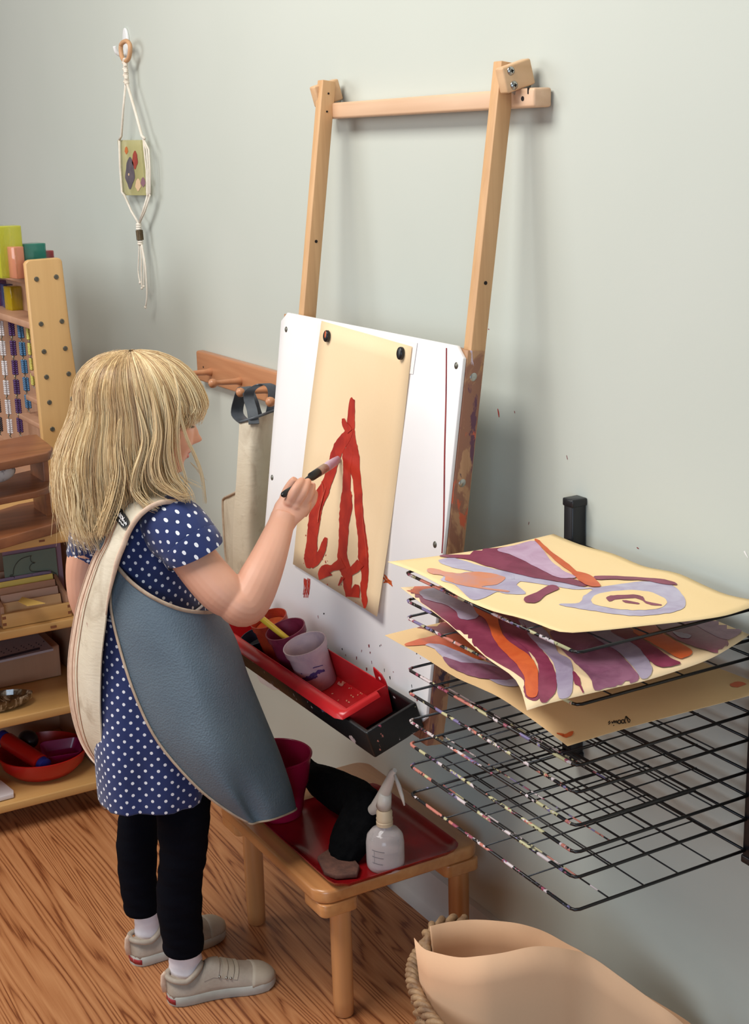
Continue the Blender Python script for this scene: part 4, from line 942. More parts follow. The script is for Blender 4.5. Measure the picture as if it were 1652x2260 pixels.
def dish(mb, c, ax, w, h_, ht, r, th=.0015, slope=.75):
    R = []
    for s_, z_, o_ in ((slope, 0, 0), (1.0, ht, 0), (1.0, ht, -th), (slope, th, -th)):
        R.append([c + ax[0] * (x * s_ + (o_ if x > 0 else -o_)) + ax[1] * (y * s_ + (o_ if y > 0 else -o_)) + ax[2] * z_ for x, y in rrect(w, h_, r)])
    mb.loft(R)
dish(sd2, c, ax, .043, .030, .024, .012)
tag(sd2.build('soap_dish', plain('magenta_plastic', (132, 16, 70), rough=.3), bevel=.0006), 'magenta rectangular plastic dish in the red bowl', 'dish')
b = MB(); b.sphere(on(62, 1632, z=.130), (.030, .022, .020), 18, 10); tag(b.build('black_pad', M['black'], smooth=True), 'black rounded pad behind the clay roller in the bowl', 'pad')
b = MB(); P = [on(*q, z=.084) for q in ((-60, 1775), (30, 1751), (30, 1744), (-5, 1716), (-60, 1730))]; b.prism(P, V(0, 0, -.010)); tag(b.build('white_tile', plain('white_tile', (214, 204, 204), rough=.35), bevel=.001), 'white tile at the front left of the bottom shelf', 'tile')

# ================================================================ stool with red enamel tray
st = empty('wooden_stool', (-1.985, -.175, 0), 'low varnished birch stool with four round legs', 'stool')
sx0, sx1, sy0, sy1, szt = -2.182, -1.783, -.350, -.038, .252
P = [V((sx0 + sx1) / 2 + x, (sy0 + sy1) / 2 + y, szt - .0245) for x, y in rrect((sx1 - sx0) / 2, (sy1 - sy0) / 2, .030, 8)]
MB().prism(P, V(0, 0, .0245)).build('stool_top', M['stool'], st, bevel=.006, seg=3)
for lx in (-2.150, -1.815):
    for ly in (-.296, -.066):
        w = MB(); ox = .006 if lx < -2 else -.004; oy = -.014 if ly < -.2 else -.010
        Pb = [V(lx + ox + x, ly + oy + y, szt - .047) for x, y in rrect(.036, .034, .012, 4)]
        w.prism(Pb, V(0, 0, .0222)); w.build('corner_block', M['stool'], st, bevel=.002)
        l = MB(); l.lathe([(.013, 0), (.0165, .003), (.0170, .03), (.0178, .12), (.0178, szt - .047)], V(lx, ly, 0), 26); l.build('leg', M['stoolleg'], st, smooth=50)
# enamel tray
rt2 = MB(); tz = szt + .001
co = [on(*q, z=tz + .01) for q in ((742, 1962), (1018, 1866), (866, 1762), (560, 1812))]
F0, F1 = co[0], co[1]; tc = (co[0] + co[1] + co[2] + co[3]) / 4
tc = V(-1.915, -.206, tz); tw, tl = .148, .120
R = []
for s_, z_ in ((.0, .0022), (.80, .0022), (.90, .0035), (.965, .008), (1.0, .0135), (1.012, .0135), (.985, .0065), (.92, .0012), (.8, 0), (.0, 0)):
    w_ = tw - (1 - s_) * .14 if s_ > 0 else .001; l_ = tl - (1 - s_) * .14 if s_ > 0 else .001
    rr = min(.030, w_ * .5, l_ * .5); ring_ = []
    for i, (x, y) in enumerate(rrect(w_, l_, rr, 6)):
        wav = .0009 * math.sin(i * 2.1) if .9 < s_ < 1.02 else 0
        ring_.append(tc + V(x * 1.0, y, z_ + wav))
    R.append(ring_)
rt2.loft(R, caps=True)
et = rt2.build('enamel_tray', [M['enamel']], smooth=50)
tag(et, 'square dark red enamel tray with a raised rim on the stool', 'tray')
# raspberry bucket
bk = empty('pink_bucket', (-2.095, -.215, .256), 'raspberry pink metal bucket on the enamel tray behind the apron hem', 'bucket')
bco = V(-2.066, -.283, .2565)
b = MB(); b.lathe([(.001, .002), (.044, 0), (.045, .002), (.0535, .055), (.0542, .058), (.0575, .060), (.0580, .062), (.0640, .108), (.0665, .110), (.0668, .112), (.0650, .1135), (.0632, .112), (.057, .062), (.0425, .004), (.001, .0035)], bco, 44); b.build('bucket_body', M['bucket'], bk, smooth=40)
# black fleece, sponge, spray bottle
bf = MB()
def cloth_tube(pts, rad, fl):
    S_ = spline([np.append(p, q) for p, q in zip(pts, rad)], 6); rn = tube_rings([q[:3] for q in S_], [q[3] for q in S_], 26, fl)
    rn = [[p + unit(p - np.mean(r, axis=0)) * .0016 * math.sin(5 * k * .7 + i * .6) for k, p in enumerate(r)] for i, r in enumerate(rn)]
    bf.loft([[V(p[0], p[1], max(p[2], .2578)) for p in r] for r in rn])
cloth_tube([on(672, 1668, y=-.185), on(692, 1712, y=-.185), on(738, 1742, y=-.190), on(788, 1768, y=-.200), on(812, 1785, y=-.208)], [.006, .026, .036, .038, .034], .85)
cloth_tube([on(808, 1740, y=-.205), on(800, 1785, y=-.215), on(780, 1835, y=-.240), on(762, 1875, y=-.258), on(752, 1898, y=-.264)], [.016, .037, .041, .037, .029], .72)
fo = bf.build('black_cloth', M['fur'], voxel=.003, smoothit=2)
tag(fo, 'folded black fleece cloth arching over the enamel tray', 'cloth')
b = MB(); P = [on(*q, z=.2575) for q in ((700, 1900), (716, 1934), (742, 1942), (788, 1938), (793, 1920), (782, 1905), (730, 1880))]; b.prism(P, V(0, 0, .009)); tag(b.build('sponge', M['sponge'], bevel=.002), 'flat brown speckled sponge under the end of the black cloth', 'sponge')
sb = empty('spray_bottle', (-1.787, -.235, .256), 'small clear spray bottle half full of water on the enamel tray', 'spray bottle')
so = on(845, 1921, z=.257) ; so = V(so[0] - .012, so[1] + .012, .2562)
cl = clear('clear_plastic', (232, 220, 216), .10, .2, .75)
b = MB(); b.lathe([(.001, .004), (.020, .001), (.0275, 0), (.0300, .004), (.0305, .012), (.0305, .044), (.0285, .056), (.022, .064), (.0125, .068), (.0115, .070), (.0115, .078)], so, 40); bo_ = b.build('bottle_body', cl, sb, smooth=50); md = bo_.modifiers.new('s', 'SOLIDIFY'); md.thickness = -.0008
b = MB(); b.lathe([(.001, .0035), (.025, .0035), (.0285, .008), (.0292, .036), (.001, .036)], so, 36); b.build('water', clear('cloudy_water', (214, 196, 194), .2, .36, .7), sb, smooth=50)
gr = MB()
rv = unit(CP * V(1, 1, 0) - so * V(1, 1, 0)); sd_ = np.cross(V(0, 0, 1), rv)
for zz, w_ in ((.040, .014), (.029, .013), (.018, .012)):
    P = [so + (rv * math.cos(a) + sd_ * math.sin(a)) * .0309 + V(0, 0, zz - a * .002) for a in np.linspace(-.75, -.75 + w_ * 50, 8)]; gr.tube(P, .0006, 5)
P = [so + (rv * math.cos(-.62) + sd_ * math.sin(-.62)) * .0309 + V(0, 0, zz) for zz in (.018, .029, .041)]; gr.tube(P, .0004, 5)
gr.build('measuring_mark', plain('grey_print', (90, 84, 90), rough=.6), sb)
wp = plain('milky_plastic', (206, 196, 184), (216, 208, 198), 20, rough=.4)
b = MB(); b.lathe([(.0135, .074), (.0138, .080), (.0128, .081), (.0138, .086), (.0128, .088), (.0132, .097), (.0105, .101), (.001, .102)], so, 26); b.build('collar', plain('yellowed_plastic', (206, 182, 150), rough=.5), sb, smooth=40)
yv = so[1]
def sbp(px, py, dy=0): return on(px, py, y=yv + dy)
b = MB(); b.loft(tube_rings([sbp(871, 1700), sbp(866, 1706), sbp(859, 1724), sbp(849, 1748), sbp(838, 1770), sbp(826, 1784), sbp(820, 1788)], [.004, .0068, .0085, .0108, .0120, .0098, .0085], 18, .8)); b.build('spray_head', wp, sb, smooth=50)
b = MB(); b.tube([sbp(850, 1750), sbp(848, 1768), sbp(846, 1780)], [.010, .0115, .0125], 18); b.build('head_base', wp, sb, smooth=True)
b = MB(); b.tube([sbp(870, 1708), sbp(880, 1735), sbp(887, 1758), sbp(892, 1778)], [.0035, .0050, .0042, .0018], 12, flat=.6); b.build('trigger', wp, sb, smooth=True)

# ================================================================ basket and rolled paper
bk2 = empty('wicker_basket', (-1.45, -.185, 0), 'oval wicker basket with a braided rim standing by the wall', 'basket')
bcx, bcy, bz = -1.400, -.190, .198
def brim(a, f=1.0, o=0.0):
    """oval outline of the basket; f scales, o pushes outwards"""
    c_, s_ = math.cos(a), math.sin(a); ex = 2.3 if s_ < 0 else 3.2; e = (abs(c_) ** ex + abs(s_) ** ex) ** (-1 / ex)
    return V(bcx + (.248 * f + o) * e * c_, bcy + ((.150 if s_ < 0 else .082) * f + o) * e * s_, 0)
b = MB()
for k in range(56):
    a = 2 * math.pi * k / 56; b.tube([brim(a, f_) + V(0, 0, z_) for f_, z_ in ((.86, .002), (.91, .07), (.96, .14), (1.0, bz))], .0035, 6)
b.build('basket_stake', M['wicker'], bk2, smooth=True)
b = MB()
for lv in range(22):
    z_ = .006 + lv * .0088; f_ = .86 + .135 * z_ / bz
    b.tube([brim(2 * math.pi * k / 112, f_, .0046 * (1 if (k + lv) % 2 else -1)) + V(0, 0, z_) for k in range(113)], .0042, 6, caps=False)
b.build('woven_wall', M['wicker'], bk2, smooth=True)
b = MB()
for s_ in range(3):
    P = []
    for k in range(361):
        a = 2 * math.pi * k / 360; ph = a * 34 + s_ * 2 * math.pi / 3; P.append(brim(a, 1, .006 * math.cos(ph)) + V(0, 0, bz + .004 + .006 * math.sin(ph)))
    b.tube(P, .0052, 8, caps=False)
b.build('braided_rim', M['wicker'], bk2, smooth=True)
b = MB(); b.prism([brim(2 * math.pi * k / 40, .85) + V(0, 0, .002) for k in range(40)], V(0, 0, .005)); b.build('basket_base', M['wicker'], bk2)
b = MB(); hp = spline([dep(936, 2112, 2.09), dep(938, 2075, 2.11), dep(952, 2048, 2.13), dep(985, 2034, 2.15), dep(1020, 2034, 2.16)], 8)
for s_ in range(2):
    b.tube([p + V(.005 * math.cos(i * .55 + s_ * math.pi), .005 * math.sin(i * .55 + s_ * math.pi), .005 * math.sin(i * .55 + s_ * math.pi)) for i, p in enumerate(hp)], .0058, 8)
b.build('basket_handle', M['wicker'], bk2, smooth=True)
def roll(pxs, botf, label, dz=.26, nm='paper_roll'):
    top = spline([dep(*q) for q in pxs], 6); rows = []
    for k in range(7):
        v = k / 6; rows.append([V(p[0] + (bcx + botf[0] - p[0]) * botf[1] * v, p[1] + (bcy - p[1]) * botf[1] * v, p[2] * (1 - v) + max(.012, p[2] - dz) * v) for p in top])
    m = MB(); sheet(m, np.array(rows), .0006, 0, 0, 0); return tag(m.build(nm, M['kraft2'], smooth=True), label, 'paper', 'rolled brown paper in the basket')
roll([(948, 2045, 2.085), (985, 2036, 2.10), (1040, 2030, 2.11), (1100, 2033, 2.105), (1150, 2040, 2.095), (1200, 2056, 2.08), (1250, 2083, 2.055), (1300, 2111, 2.03), (1400, 2182, 2.00), (1506, 2247, 1.96), (1560, 2290, 1.94)], (0.05, .12), 'inner curled brown paper sheet standing at the back of the basket', .27)
roll([(913, 2070, 2.045), (930, 2090, 2.02), (950, 2100, 2.00), (1010, 2113, 1.965), (1060, 2110, 1.945), (1110, 2103, 1.94), (1180, 2089, 1.94), (1240, 2093, 1.945), (1300, 2110, 1.95), (1370, 2158, 1.93), (1430, 2202, 1.91), (1484, 2240, 1.89), (1540, 2290, 1.88)], (0.05, .12), 'front curled brown paper sheet bulging out of the basket', .27)
# ================================================================ the child
P0 = V(-2.07, -.46, 0); RV = V(.502, .864, 0) / np.linalg.norm([.502, .864]); DV = V(-RV[1], RV[0], 0)   # right in view, away from view
def B(px, py, d=0.): return onpl(px, py, DV, P0 + DV * d)
child = empty('person', (-2.07, -.46, 0), 'small child in polka dot dress and smock, standing and painting with a raised right arm', 'person')
def ringpx(y, xl, xr, b, d=0., n=40, sq=2.2, fold=None):
    """horizontal ring whose sides project to pixel columns xl and xr at row y; b: half depth; d: centre depth"""
    l, r = B(xl, y, d), B(xr, y, d); c = (l + r) / 2; a = np.linalg.norm((r - l)[:2]) / 2; z_ = c[2]; R = []
    for k in range(n):
        t_ = 2 * math.pi * k / n + math.pi / 2          # seam at the far side
        cx, cy = math.cos(t_), math.sin(t_)
        e = (abs(cx) ** sq + abs(cy) ** sq) ** (-1 / sq)
        f_ = 1 + (fold(t_, z_) if fold else 0)
        R.append(c * V(1, 1, 0) + RV * a * e * cx * f_ + DV * b * e * cy * f_ + V(0, 0, z_))
    return R
def dense(rings, k=4): 
    n = len(rings[0]); cols = [spline([r[j] for r in rings], k) for j in range(n)]
    return [[cols[j][i] for j in range(n)] for i in range(len(cols[0]))]
def lofted(mb, rings, m=0, caps=True, uvc=True):
    R = np.array(rings); n = R.shape[1]
    seg = np.linalg.norm(np.roll(R, -1, axis=1) - R, axis=2)
    if not uvc: seg = seg * 0 + np.percentile(seg.sum(axis=1), 75) / n
    cu = np.concatenate([np.zeros((len(R), 1)), np.cumsum(seg, axis=1)[:, :-1]], axis=1)
    tot = seg.sum(axis=1, keepdims=True); u = np.concatenate([cu, tot], axis=1) - tot / 2; R = np.concatenate([R, R[:, :1]], axis=1); n += 1
    vv = np.concatenate([[0], np.cumsum(np.linalg.norm(np.diff(R, axis=0), axis=2).mean(axis=1))])
    uv = [(u[i][j], vv[i]) for i in range(len(R)) for j in range(n)]
    mb.loft([list(r) for r in R], caps, m, uv, close=False); return mb

# ---- head frame
Fh = unit(RV * .955 + DV * .30); Lh = unit(np.cross(V(0, 0, 1), Fh)); tilt = math.radians(13)
hf = Fh * math.cos(tilt) - V(0, 0, 1) * math.sin(tilt); hu = unit(np.cross(hf, Lh)); HS = .95
if hu[2] < 0: hu = -hu
HO = B(444, 971, .02) - (hf * .0855 + hu * .066) * HS
def H(x, y, z_): return HO + (hf * x + Lh * y + hu * z_) * HS
zs = [-.004, .0, .008, .02, .03, .04, .05, .062, .072, .08, .088, .095, .105, .115, .128, .14, .152, .165, .175, .185, .192, .195]
def ip(z_, T): return float(np.interp(z_, [a for a, _ in T], [b for _, b in T]))
FX_ = [(-.004, .020), (0, .045), (.010, .058), (.02, .060), (.03, .061), (.042, .0635), (.062, .067), (.08, .0685), (.095, .0675), (.115, .0725), (.14, .0715), (.165, .057), (.18, .038), (.19, .018), (.195, .004)]
BX_ = [(-.004, .0), (0, -.005), (.02, -.018), (.04, -.045), (.062, -.070), (.095, -.088), (.14, -.092), (.165, -.080), (.18, -.058), (.19, -.028), (.195, -.004)]
WX_ = [(-.004, .012), (0, .024), (.012, .036), (.025, .045), (.045, .053), (.062, .060), (.09, .0655), (.12, .066), (.15, .061), (.172, .045), (.185, .033), (.195, .004)]
def g(v, s): return math.exp(-(v / s) ** 2)
def headpt(z_, t_):
    fx, bx, w = ip(z_, FX_), ip(z_, BX_), ip(z_, WX_); cx = (fx + bx) / 2; a = (fx - bx) / 2
    c_, s_ = math.cos(t_), math.sin(t_); e = (abs(c_) ** 2.25 + abs(s_) ** 2.25) ** (-1 / 2.25)
    x = cx + a * e * c_; y = w * e * s_
    if c_ > 0:
        x += .0185 * g(y, .0085) * g(z_ - .066, .0085) + .009 * g(y, .007) * g(z_ - .080, .010) + .004 * g(abs(y) - .009, .005) * g(z_ - .063, .006)
        x += .0075 * g(y, .015) * g(z_ - .0475, .0048) + .0068 * g(y, .013) * g(z_ - .036, .0050) - .002 * g(y, .016) * g(z_ - .0415, .0018)
        x += .0055 * g(y, .014) * g(z_ - .013, .009)
        x -= .0085 * g(abs(y) - .028, .013) * g(z_ - .095, .009); x += .0035 * g(abs(y) - .030, .016) * g(z_ - .060, .014)
        x += .003 * g(abs(y) - .026, .018) * g(z_ - .112, .007)
    return H(x, y, z_)
body = MB()
zz_ = np.concatenate([np.linspace(-.004, .125, 56), np.linspace(.130, .195, 16)])
body.loft([[headpt(z_, 2 * math.pi * k / 84) for k in range(84)] for z_ in zz_])
for s_ in (-1, 1): body.sphere(H(-.012, s_ * .063, .078), (.016, .007, .023), 14, 10, ax=(hf, Lh, hu))
# neck and torso
nk = H(-.028, 0, .03)
body.loft(tube_rings([H(-.022, 0, .055), H(-.032, 0, .02), B(322, 1085, .0), B(318, 1120, .0)], [.040, .036, .037, .050], 26))
tors = [ringpx(1108, 262, 378, .055), ringpx(1130, 243, 386, .078), ringpx(1170, 230, 402, .086), ringpx(1230, 226, 416, .090), ringpx(1320, 226, 428, .088), ringpx(1420, 225, 430, .090), ringpx(1520, 225, 432, .096), ringpx(1600, 235, 432, .094), ringpx(1640, 262, 425, .07)]
body.loft(dense(tors, 3))
# arms
def limb(pts, r, n=22, k=5):
    S_ = spline([np.append(p, q) for p, q in zip(pts, r)], k); body.loft(tube_rings([s_[:3] for s_ in S_], [s_[3] for s_ in S_], n))
limb([B(368, 1160, -.045), B(395, 1185, -.085), B(440, 1250, -.108), B(485, 1302, -.122), B(512, 1325, -.125)], [.024, .0345, .0355, .0355, .031])
limb([B(500, 1312, -.124), B(522, 1330, -.125), B(540, 1334, -.122), B(556, 1310, -.112), B(573, 1275, -.098), B(592, 1232, -.074), B(608, 1190, -.046), B(619, 1160, -.024), B(626, 1140, -.012)], [.026, .0335, .0345, .0345, .0325, .0285, .0245, .0215, .021])
limb([B(228, 1170, .06), B(200, 1195, .088), B(186, 1250, .100), B(188, 1310, .108), B(200, 1352, .118), B(215, 1372, .122)], [.028, .031, .031, .030, .027, .022])
limb([B(196, 1345, .116), B(214, 1370, .122), B(250, 1385, .150), B(292, 1392, .185), B(318, 1394, .205), B(335, 1396, .215)], [.024, .027, .025, .021, .018, .017])
# right hand: back of the palm towards us, fingers curled over the handle
def palm(sec):
    R = []
    for c, w, th, wd in sec:
        nd = unit(DV * 1.0 + RV * .0); wd = unit(wd)
        R.append([c + wd * w * math.cos(a) * 1.0 + nd * th * math.sin(a) for a in [2 * math.pi * k / 24 for k in range(24)]])
    body.loft(R)
up_ = V(0, 0, 1)
wdir = unit(RV * .83 - up_ * .40)
palm([(B(619, 1160, -.022), .021, .017, wdir), (B(628, 1143, -.014), .0225, .0165, wdir), (B(640, 1126, -.006), .0265, .0155, wdir), (B(650, 1112, .000), .0265, .0145, wdir), (B(656, 1102, .003), .024, .0125, wdir), (B(660, 1096, .005), .019, .010, wdir)])
def finger(pts, r): limb(pts, r, 14, 5)
finger([B(634, 1118, -.004), B(641, 1100, -.013), B(652, 1079, -.012), B(663, 1064, .000), B(667, 1061, .009)], [.0082, .0082, .0075, .0068, .0056])
finger([B(647, 1124, -.001), B(655, 1107, -.009), B(669, 1086, -.007), B(677, 1067, .006), B(680, 1062, .015)], [.0082, .0082, .0075, .0066, .0054])
finger([B(660, 1128, .005), B(669, 1112, .000), B(681, 1094, .004), B(688, 1076, .016), B(689, 1069, .025)], [.0078, .0077, .0070, .0062, .0050])
finger([B(669, 1135, .014), B(679, 1121, .011), B(690, 1106, .017), B(694, 1091, .028), B(693, 1084, .036)], [.0072, .0070, .0063, .0056, .0046])
finger([B(624, 1124, .010), B(628, 1102, .020), B(635, 1082, .027), B(646, 1064, .028), B(651, 1057, .026)], [.0098, .0094, .0085, .0074, .0056])
for kx_, ky_, kd_ in ((637, 1108, -.0125), (652, 1117, -.0105), (666, 1121, -.003)): body.sphere(B(kx_, ky_, kd_), .0082, 12, 8)
# left hand, loosely closed in front of the belly
for k in range(4):
    c = B(338, 1388 + k * 7, .218 + .002 * k); finger([c - RV * .012, c, c + RV * .014 + DV * .004, c + RV * .022 + DV * .014, c + RV * .016 + DV * .022], [.008, .0078, .0074, .0066, .005])
finger([B(330, 1380, .21), B(340, 1372, .222), B(352, 1374, .236)], [.009, .0082, .006])
# legs and ankles inside the clothes
AR, AL = B(408, 2130, -.067), B(318, 2045, .050)
limb([B(372, 1600, -.045), B(402, 1780, -.062), B(398, 1900, -.066), B(400, 1990, -.066), B(404, 2090, -.067), B(408, 2150, -.067)], [.045, .034, .029, .028, .021, .020])
limb([B(300, 1600, .045), B(306, 1750, .052), B(305, 1860, .054), B(309, 1930, .054), B(320, 2000, .053), B(328, 2075, .054)], [.045, .033, .028, .027, .021, .020])
body.build('body', M['skin'], child, voxel=.0017, smoothit=2)
# eye, lash, lips, nails
for s_ in (-1, 1):
    e = MB(); e.sphere(H(.0455, s_ * .0275, .0935), .0118 * HS, 20, 14); eo = e.build('eye', plain('eye_white', (216, 208, 206), rough=.2) if s_ < 0 else bpy.data.materials['eye_white'], child, smooth=True)
    e = MB(); c = H(.0455, s_ * .0275, .0935); dr_ = unit(hf * .9 - hu * .42 + Lh * s_ * .12); e.sphere(c + dr_ * .0088 * HS, .0052 * HS, 14, 10); e.build('iris', plain('blue_grey_iris', (60, 70, 84), rough=.15) if s_ < 0 else bpy.data.materials['blue_grey_iris'], eo, smooth=True)
    e = MB()
    for q in range(9):
        t_ = (q - 4) / 4; p = H(.0575 - .0035 * t_ * t_, s_ * (.0275 + .0095 * t_), .0925 + .0012 * (1 - t_ * t_)); e.tube([p, p + hf * .004 * HS - hu * .0028 * HS, p + hf * .0075 * HS - hu * .0022 * HS], [.0007, .0005, .0002], 5)
    e.tube([H(.0568, s_ * .018, .0915), H(.0582, s_ * .0275, .0938), H(.0552, s_ * .037, .0915)], .0009, 6); e.build('eyelash', plain('brown_lash', (70, 50, 44), rough=.6) if s_ < 0 else bpy.data.materials['brown_lash'], child)
    e = MB(); e.loft(tube_rings(spline([H(.0600, s_ * .016, .0975), H(.0605, s_ * .0275, .1015), H(.0568, s_ * .0385, .0975)], 5), [.0022, .0035, .0042, .004, .0042, .0042, .0042, .0036, .003, .0022, .002], 10, .7)); e.build('upper_eyelid', M['skin'], child, smooth=True)
e = MB(); lm = plain('lip_pink', (204, 128, 118), (196, 118, 110), 60, rough=.4)
e.loft(tube_rings(spline([H(.0560, -.0175, .0410), H(.0650, -.009, .0445), H(.0678, 0, .0462), H(.0650, .009, .0445), H(.0560, .0175, .0410)], 5), [.0012 + .0026 * math.sin(math.pi * k / 20) for k in range(21)], 10, .8))
e.loft(tube_rings(spline([H(.0560, -.0175, .0405), H(.0640, -.009, .0375), H(.0660, 0, .0365), H(.0640, .009, .0375), H(.0560, .0175, .0405)], 5), [.0012 + .0030 * math.sin(math.pi * k / 20) for k in range(21)], 10, .8))
e.build('lips', lm, child, smooth=True)
nm_ = plain('fingernail', (232, 196, 186), rough=.3)
for c, ax_ in ((B(689, 1070, .020), 0),):
    e = MB(); e.sphere(c, (.0035, .0045, .0018), 12, 8, ax=(unit(RV - up_), unit(RV + up_), DV)); e.build('fingernail', nm_, child, smooth=True)

# ---- leggings, socks, shoes
lg = MB()
def legring(y, xl, xr, d, n=30): 
    l, r = B(xl, y, d), B(xr, y, d); return ringpx(y, xl, xr, np.linalg.norm(r - l) / 2 * .98, d, n, 2.0)
RL = [legring(1560, 310, 430, -.030), legring(1700, 338, 452, -.045), legring(1770, 343, 465, -.056), legring(1830, 347, 461, -.062), legring(1870, 352, 458, -.064), legring(1905, 350, 454, -.065), legring(1935, 347, 447, -.065), legring(1985, 345, 446, -.066), legring(2030, 350, 446, -.067), legring(2065, 357, 449, -.067), legring(2092, 360, 450, -.067), legring(2098, 366, 446, -.067)]
LL = [legring(1560, 235, 380, .045), legring(1700, 262, 352, .050), legring(1770, 268, 352, .052), legring(1800, 262, 350, .053), legring(1850, 257, 348, .054), legring(1900, 259, 346, .054), legring(1950, 264, 346, .054), legring(1985, 271, 350, .053), legring(2006, 274, 352, .053), legring(2012, 280, 348, .053)]
for R_2 in (RL, LL):
    D_ = dense(R_2, 5); out = []
    for i, r in enumerate(D_):
        c = np.mean(r, axis=0); out.append([c + (p - c) * (1 + .022 * math.sin(i * 1.15 + 2.2 * math.sin(k * 2 * math.pi / 30)) + .012 * math.sin(i * 2.3 + k * .4)) for k, p in enumerate(r)])
    lg.loft(out)
lg.build('leggings', M['leggings'], child, voxel=.003, smoothit=2)
for (rows, nm) in (([(2060, 378, 442, -.067), (2100, 374, 444, -.066), (2130, 372, 448, -.064), (2165, 373, 458, -.060), (2190, 376, 460, -.056)], 'sock'), ([(1980, 299, 348, .053), (2012, 297, 352, .053), (2045, 297, 356, .054), (2080, 298, 362, .056), (2098, 300, 366, .058)], 'sock')):
    D_ = dense([legring(*r, n=26) for r in rows], 5); s = MB(); out = []
    for i, r in enumerate(D_):
        c = np.mean(r, axis=0); out.append([c + (p - c) * (1 + .025 * math.sin(i * 1.9 + .6 * math.sin(k * .5))) for k, p in enumerate(r)])
    s.loft(out); s.build('sock', M['sock'], child, smooth=True)
def shoe(heel, toe, side):
    """canvas sneaker; side +1: its outer side is to the right of the walking line"""
    f = unit((toe - heel) * V(1, 1, 0)); L = np.linalg.norm((toe - heel)[:2]); s = np.cross(f, up_) ; O = heel * V(1, 1, 0)
    def Q(x, y, z_): return O + f * (x * L) + s * y + up_ * z_
    # sole outline half widths
    T = [(0, .0), (.01, .013), (.05, .0235), (.12, .0275), (.25, .028), (.4, .0275), (.55, .030), (.7, .0345), (.82, .0345), (.92, .027), (.975, .014), (1.0, .0)]
    xs_ = [.0, .008, .03, .07, .13, .22, .32, .42, .52, .62, .7, .78, .85, .91, .955, .985, 1.0]
    hw = lambda x: max(.0006, ip(x, T)); off = lambda x: -side * .005 * math.sin(math.pi * min(1, max(0, (x - .2) / .8)))
    so_ = MB(); th = .0185
    Rr = []
    for z_, gr_ in ((0.0, -.0025), (.003, 0), (.0165, .0005), (.0185, -.0012)):
        ol = [Q(x if 0 < x < 1 else x, off(x) + hw(x) + gr_, z_ + (.006 if z_ == 0 and x > .93 else 0)) for x in xs_] + [Q(x, off(x) - hw(x) - gr_, z_ + (.006 if z_ == 0 and x > .93 else 0)) for x in reversed(xs_[1:-1])]
        c = np.mean(ol, axis=0); Rr.append(ol)
    so_.loft(Rr); sol = so_.build('sole', M['sole'], child, smooth=45)
    h_ = [(0, .042), (.05, .046), (.12, .045), (.22, .043), (.34, .055), (.42, .062), (.5, .057), (.62, .046), (.74, .039), (.85, .036), (.93, .031), (.98, .024), (1.0, .019)]
    up2 = MB(); RR = []
    for x in [.004, .02, .05, .09, .14, .2, .27, .34, .41, .48, .55, .62, .69, .76, .83, .89, .94, .975, .993]:
        w = hw(x) - .0012; hh = ip(x, h_); r = []
        for k in range(24):
            a = math.pi * k / 23; cx_, sz_ = math.cos(a), math.sin(a)
            sh = .80 if x < .45 else .95
            y = w * (abs(cx_) ** .75) * (1 if cx_ > 0 else -1) * (1 - (1 - sh) * sz_); z_ = .016 + (hh - .016) * sz_ ** (.75 if x < .5 else .85)
            r.append(Q(x, off(x) + y, z_))
        RR.append(r)
    up2.loft(RR, True, close=True)
    uo = up2.build('upper', M['shoe'], child, smooth=True)
    tc_ = MB(); RT = []
    for x in (.80, .83, .87, .91, .945, .975, .996):
        w = hw(x) + .0004; hh = ip(x, h_) + .0012
        RT.append([Q(x - (.05 * (1 - abs(math.cos(math.pi * k / 19))) * 0 + .045 * abs(math.cos(math.pi * k / 19)) if x < .84 else 0), off(x) + w * (abs(math.cos(math.pi * k / 19)) ** .75) * (1 if math.cos(math.pi * k / 19) > 0 else -1), .016 + (hh - .016) * math.sin(math.pi * k / 19) ** .85) for k in range(20)])
    tc_.loft(RT, True, close=True); tc_.build('toe_cap', M['shoe2'], uo, smooth=True)
    cl_ = MB(); P = []
    for k in range(33):
        a = 2 * math.pi * k / 32; x = .17 + .155 * math.cos(a); P.append(Q(x, off(x) + .0225 * math.sin(a) * (1 - .1 * math.cos(a)), .044 + .016 * max(0, math.cos(a)) ** 1.3 + .005 * max(0, -math.cos(a))))
    cl_.tube(P, .0050, 10, caps=False); cl_.build('padded_collar', M['shoe'], uo, smooth=True)
    def over(x, a, lift=.001):
        w = hw(x) - .0012; hh = ip(x, h_); cx_, sz_ = math.cos(a), math.sin(a); sh = .80 if x < .45 else .95
        return Q(x, off(x) + (w * (abs(cx_) ** .75) * (1 if cx_ > 0 else -1) * (1 - (1 - sh) * sz_)) * 1.02, .016 + (hh - .016) * sz_ ** (.75 if x < .5 else .85) + lift)
    for x0, wd in ((.43, .020), (.545, .0065), (.60, .0065), (.645, .0050)):
        b = MB(); G_ = [[over(x0 + du - .06 * (1 - math.sin(a)), a, .0022) for a in np.linspace(.42, math.pi - .42, 18)] for du in np.linspace(-wd / L / 2 * 1.2, wd / L / 2 * 1.2, 4)]
        sheet(b, G_, .0022, 0, 0, 0, toward=Q(.5, 0, .3)); b.build('strap', M['shoe2' if wd < .01 else 'shoe'], uo, smooth=50)
    for x0 in (.50, .56, .60):
        for a in (.44, math.pi - .44):
            b = MB(); p = over(x0 - .03, a, .003); b.sphere(p, (.0024, .0024, .0024), 8, 6); b.build('eyelet', M['steel'], uo, smooth=True)
    b = MB(); b.tube([Q(-.008, 0, .020), Q(-.02, 0, .035), Q(-.012, 0, .050), Q(.01, 0, .054)], .0035, 8, flat=1.6); b.build('heel_tab', M['pinkbinding'], uo, smooth=True)
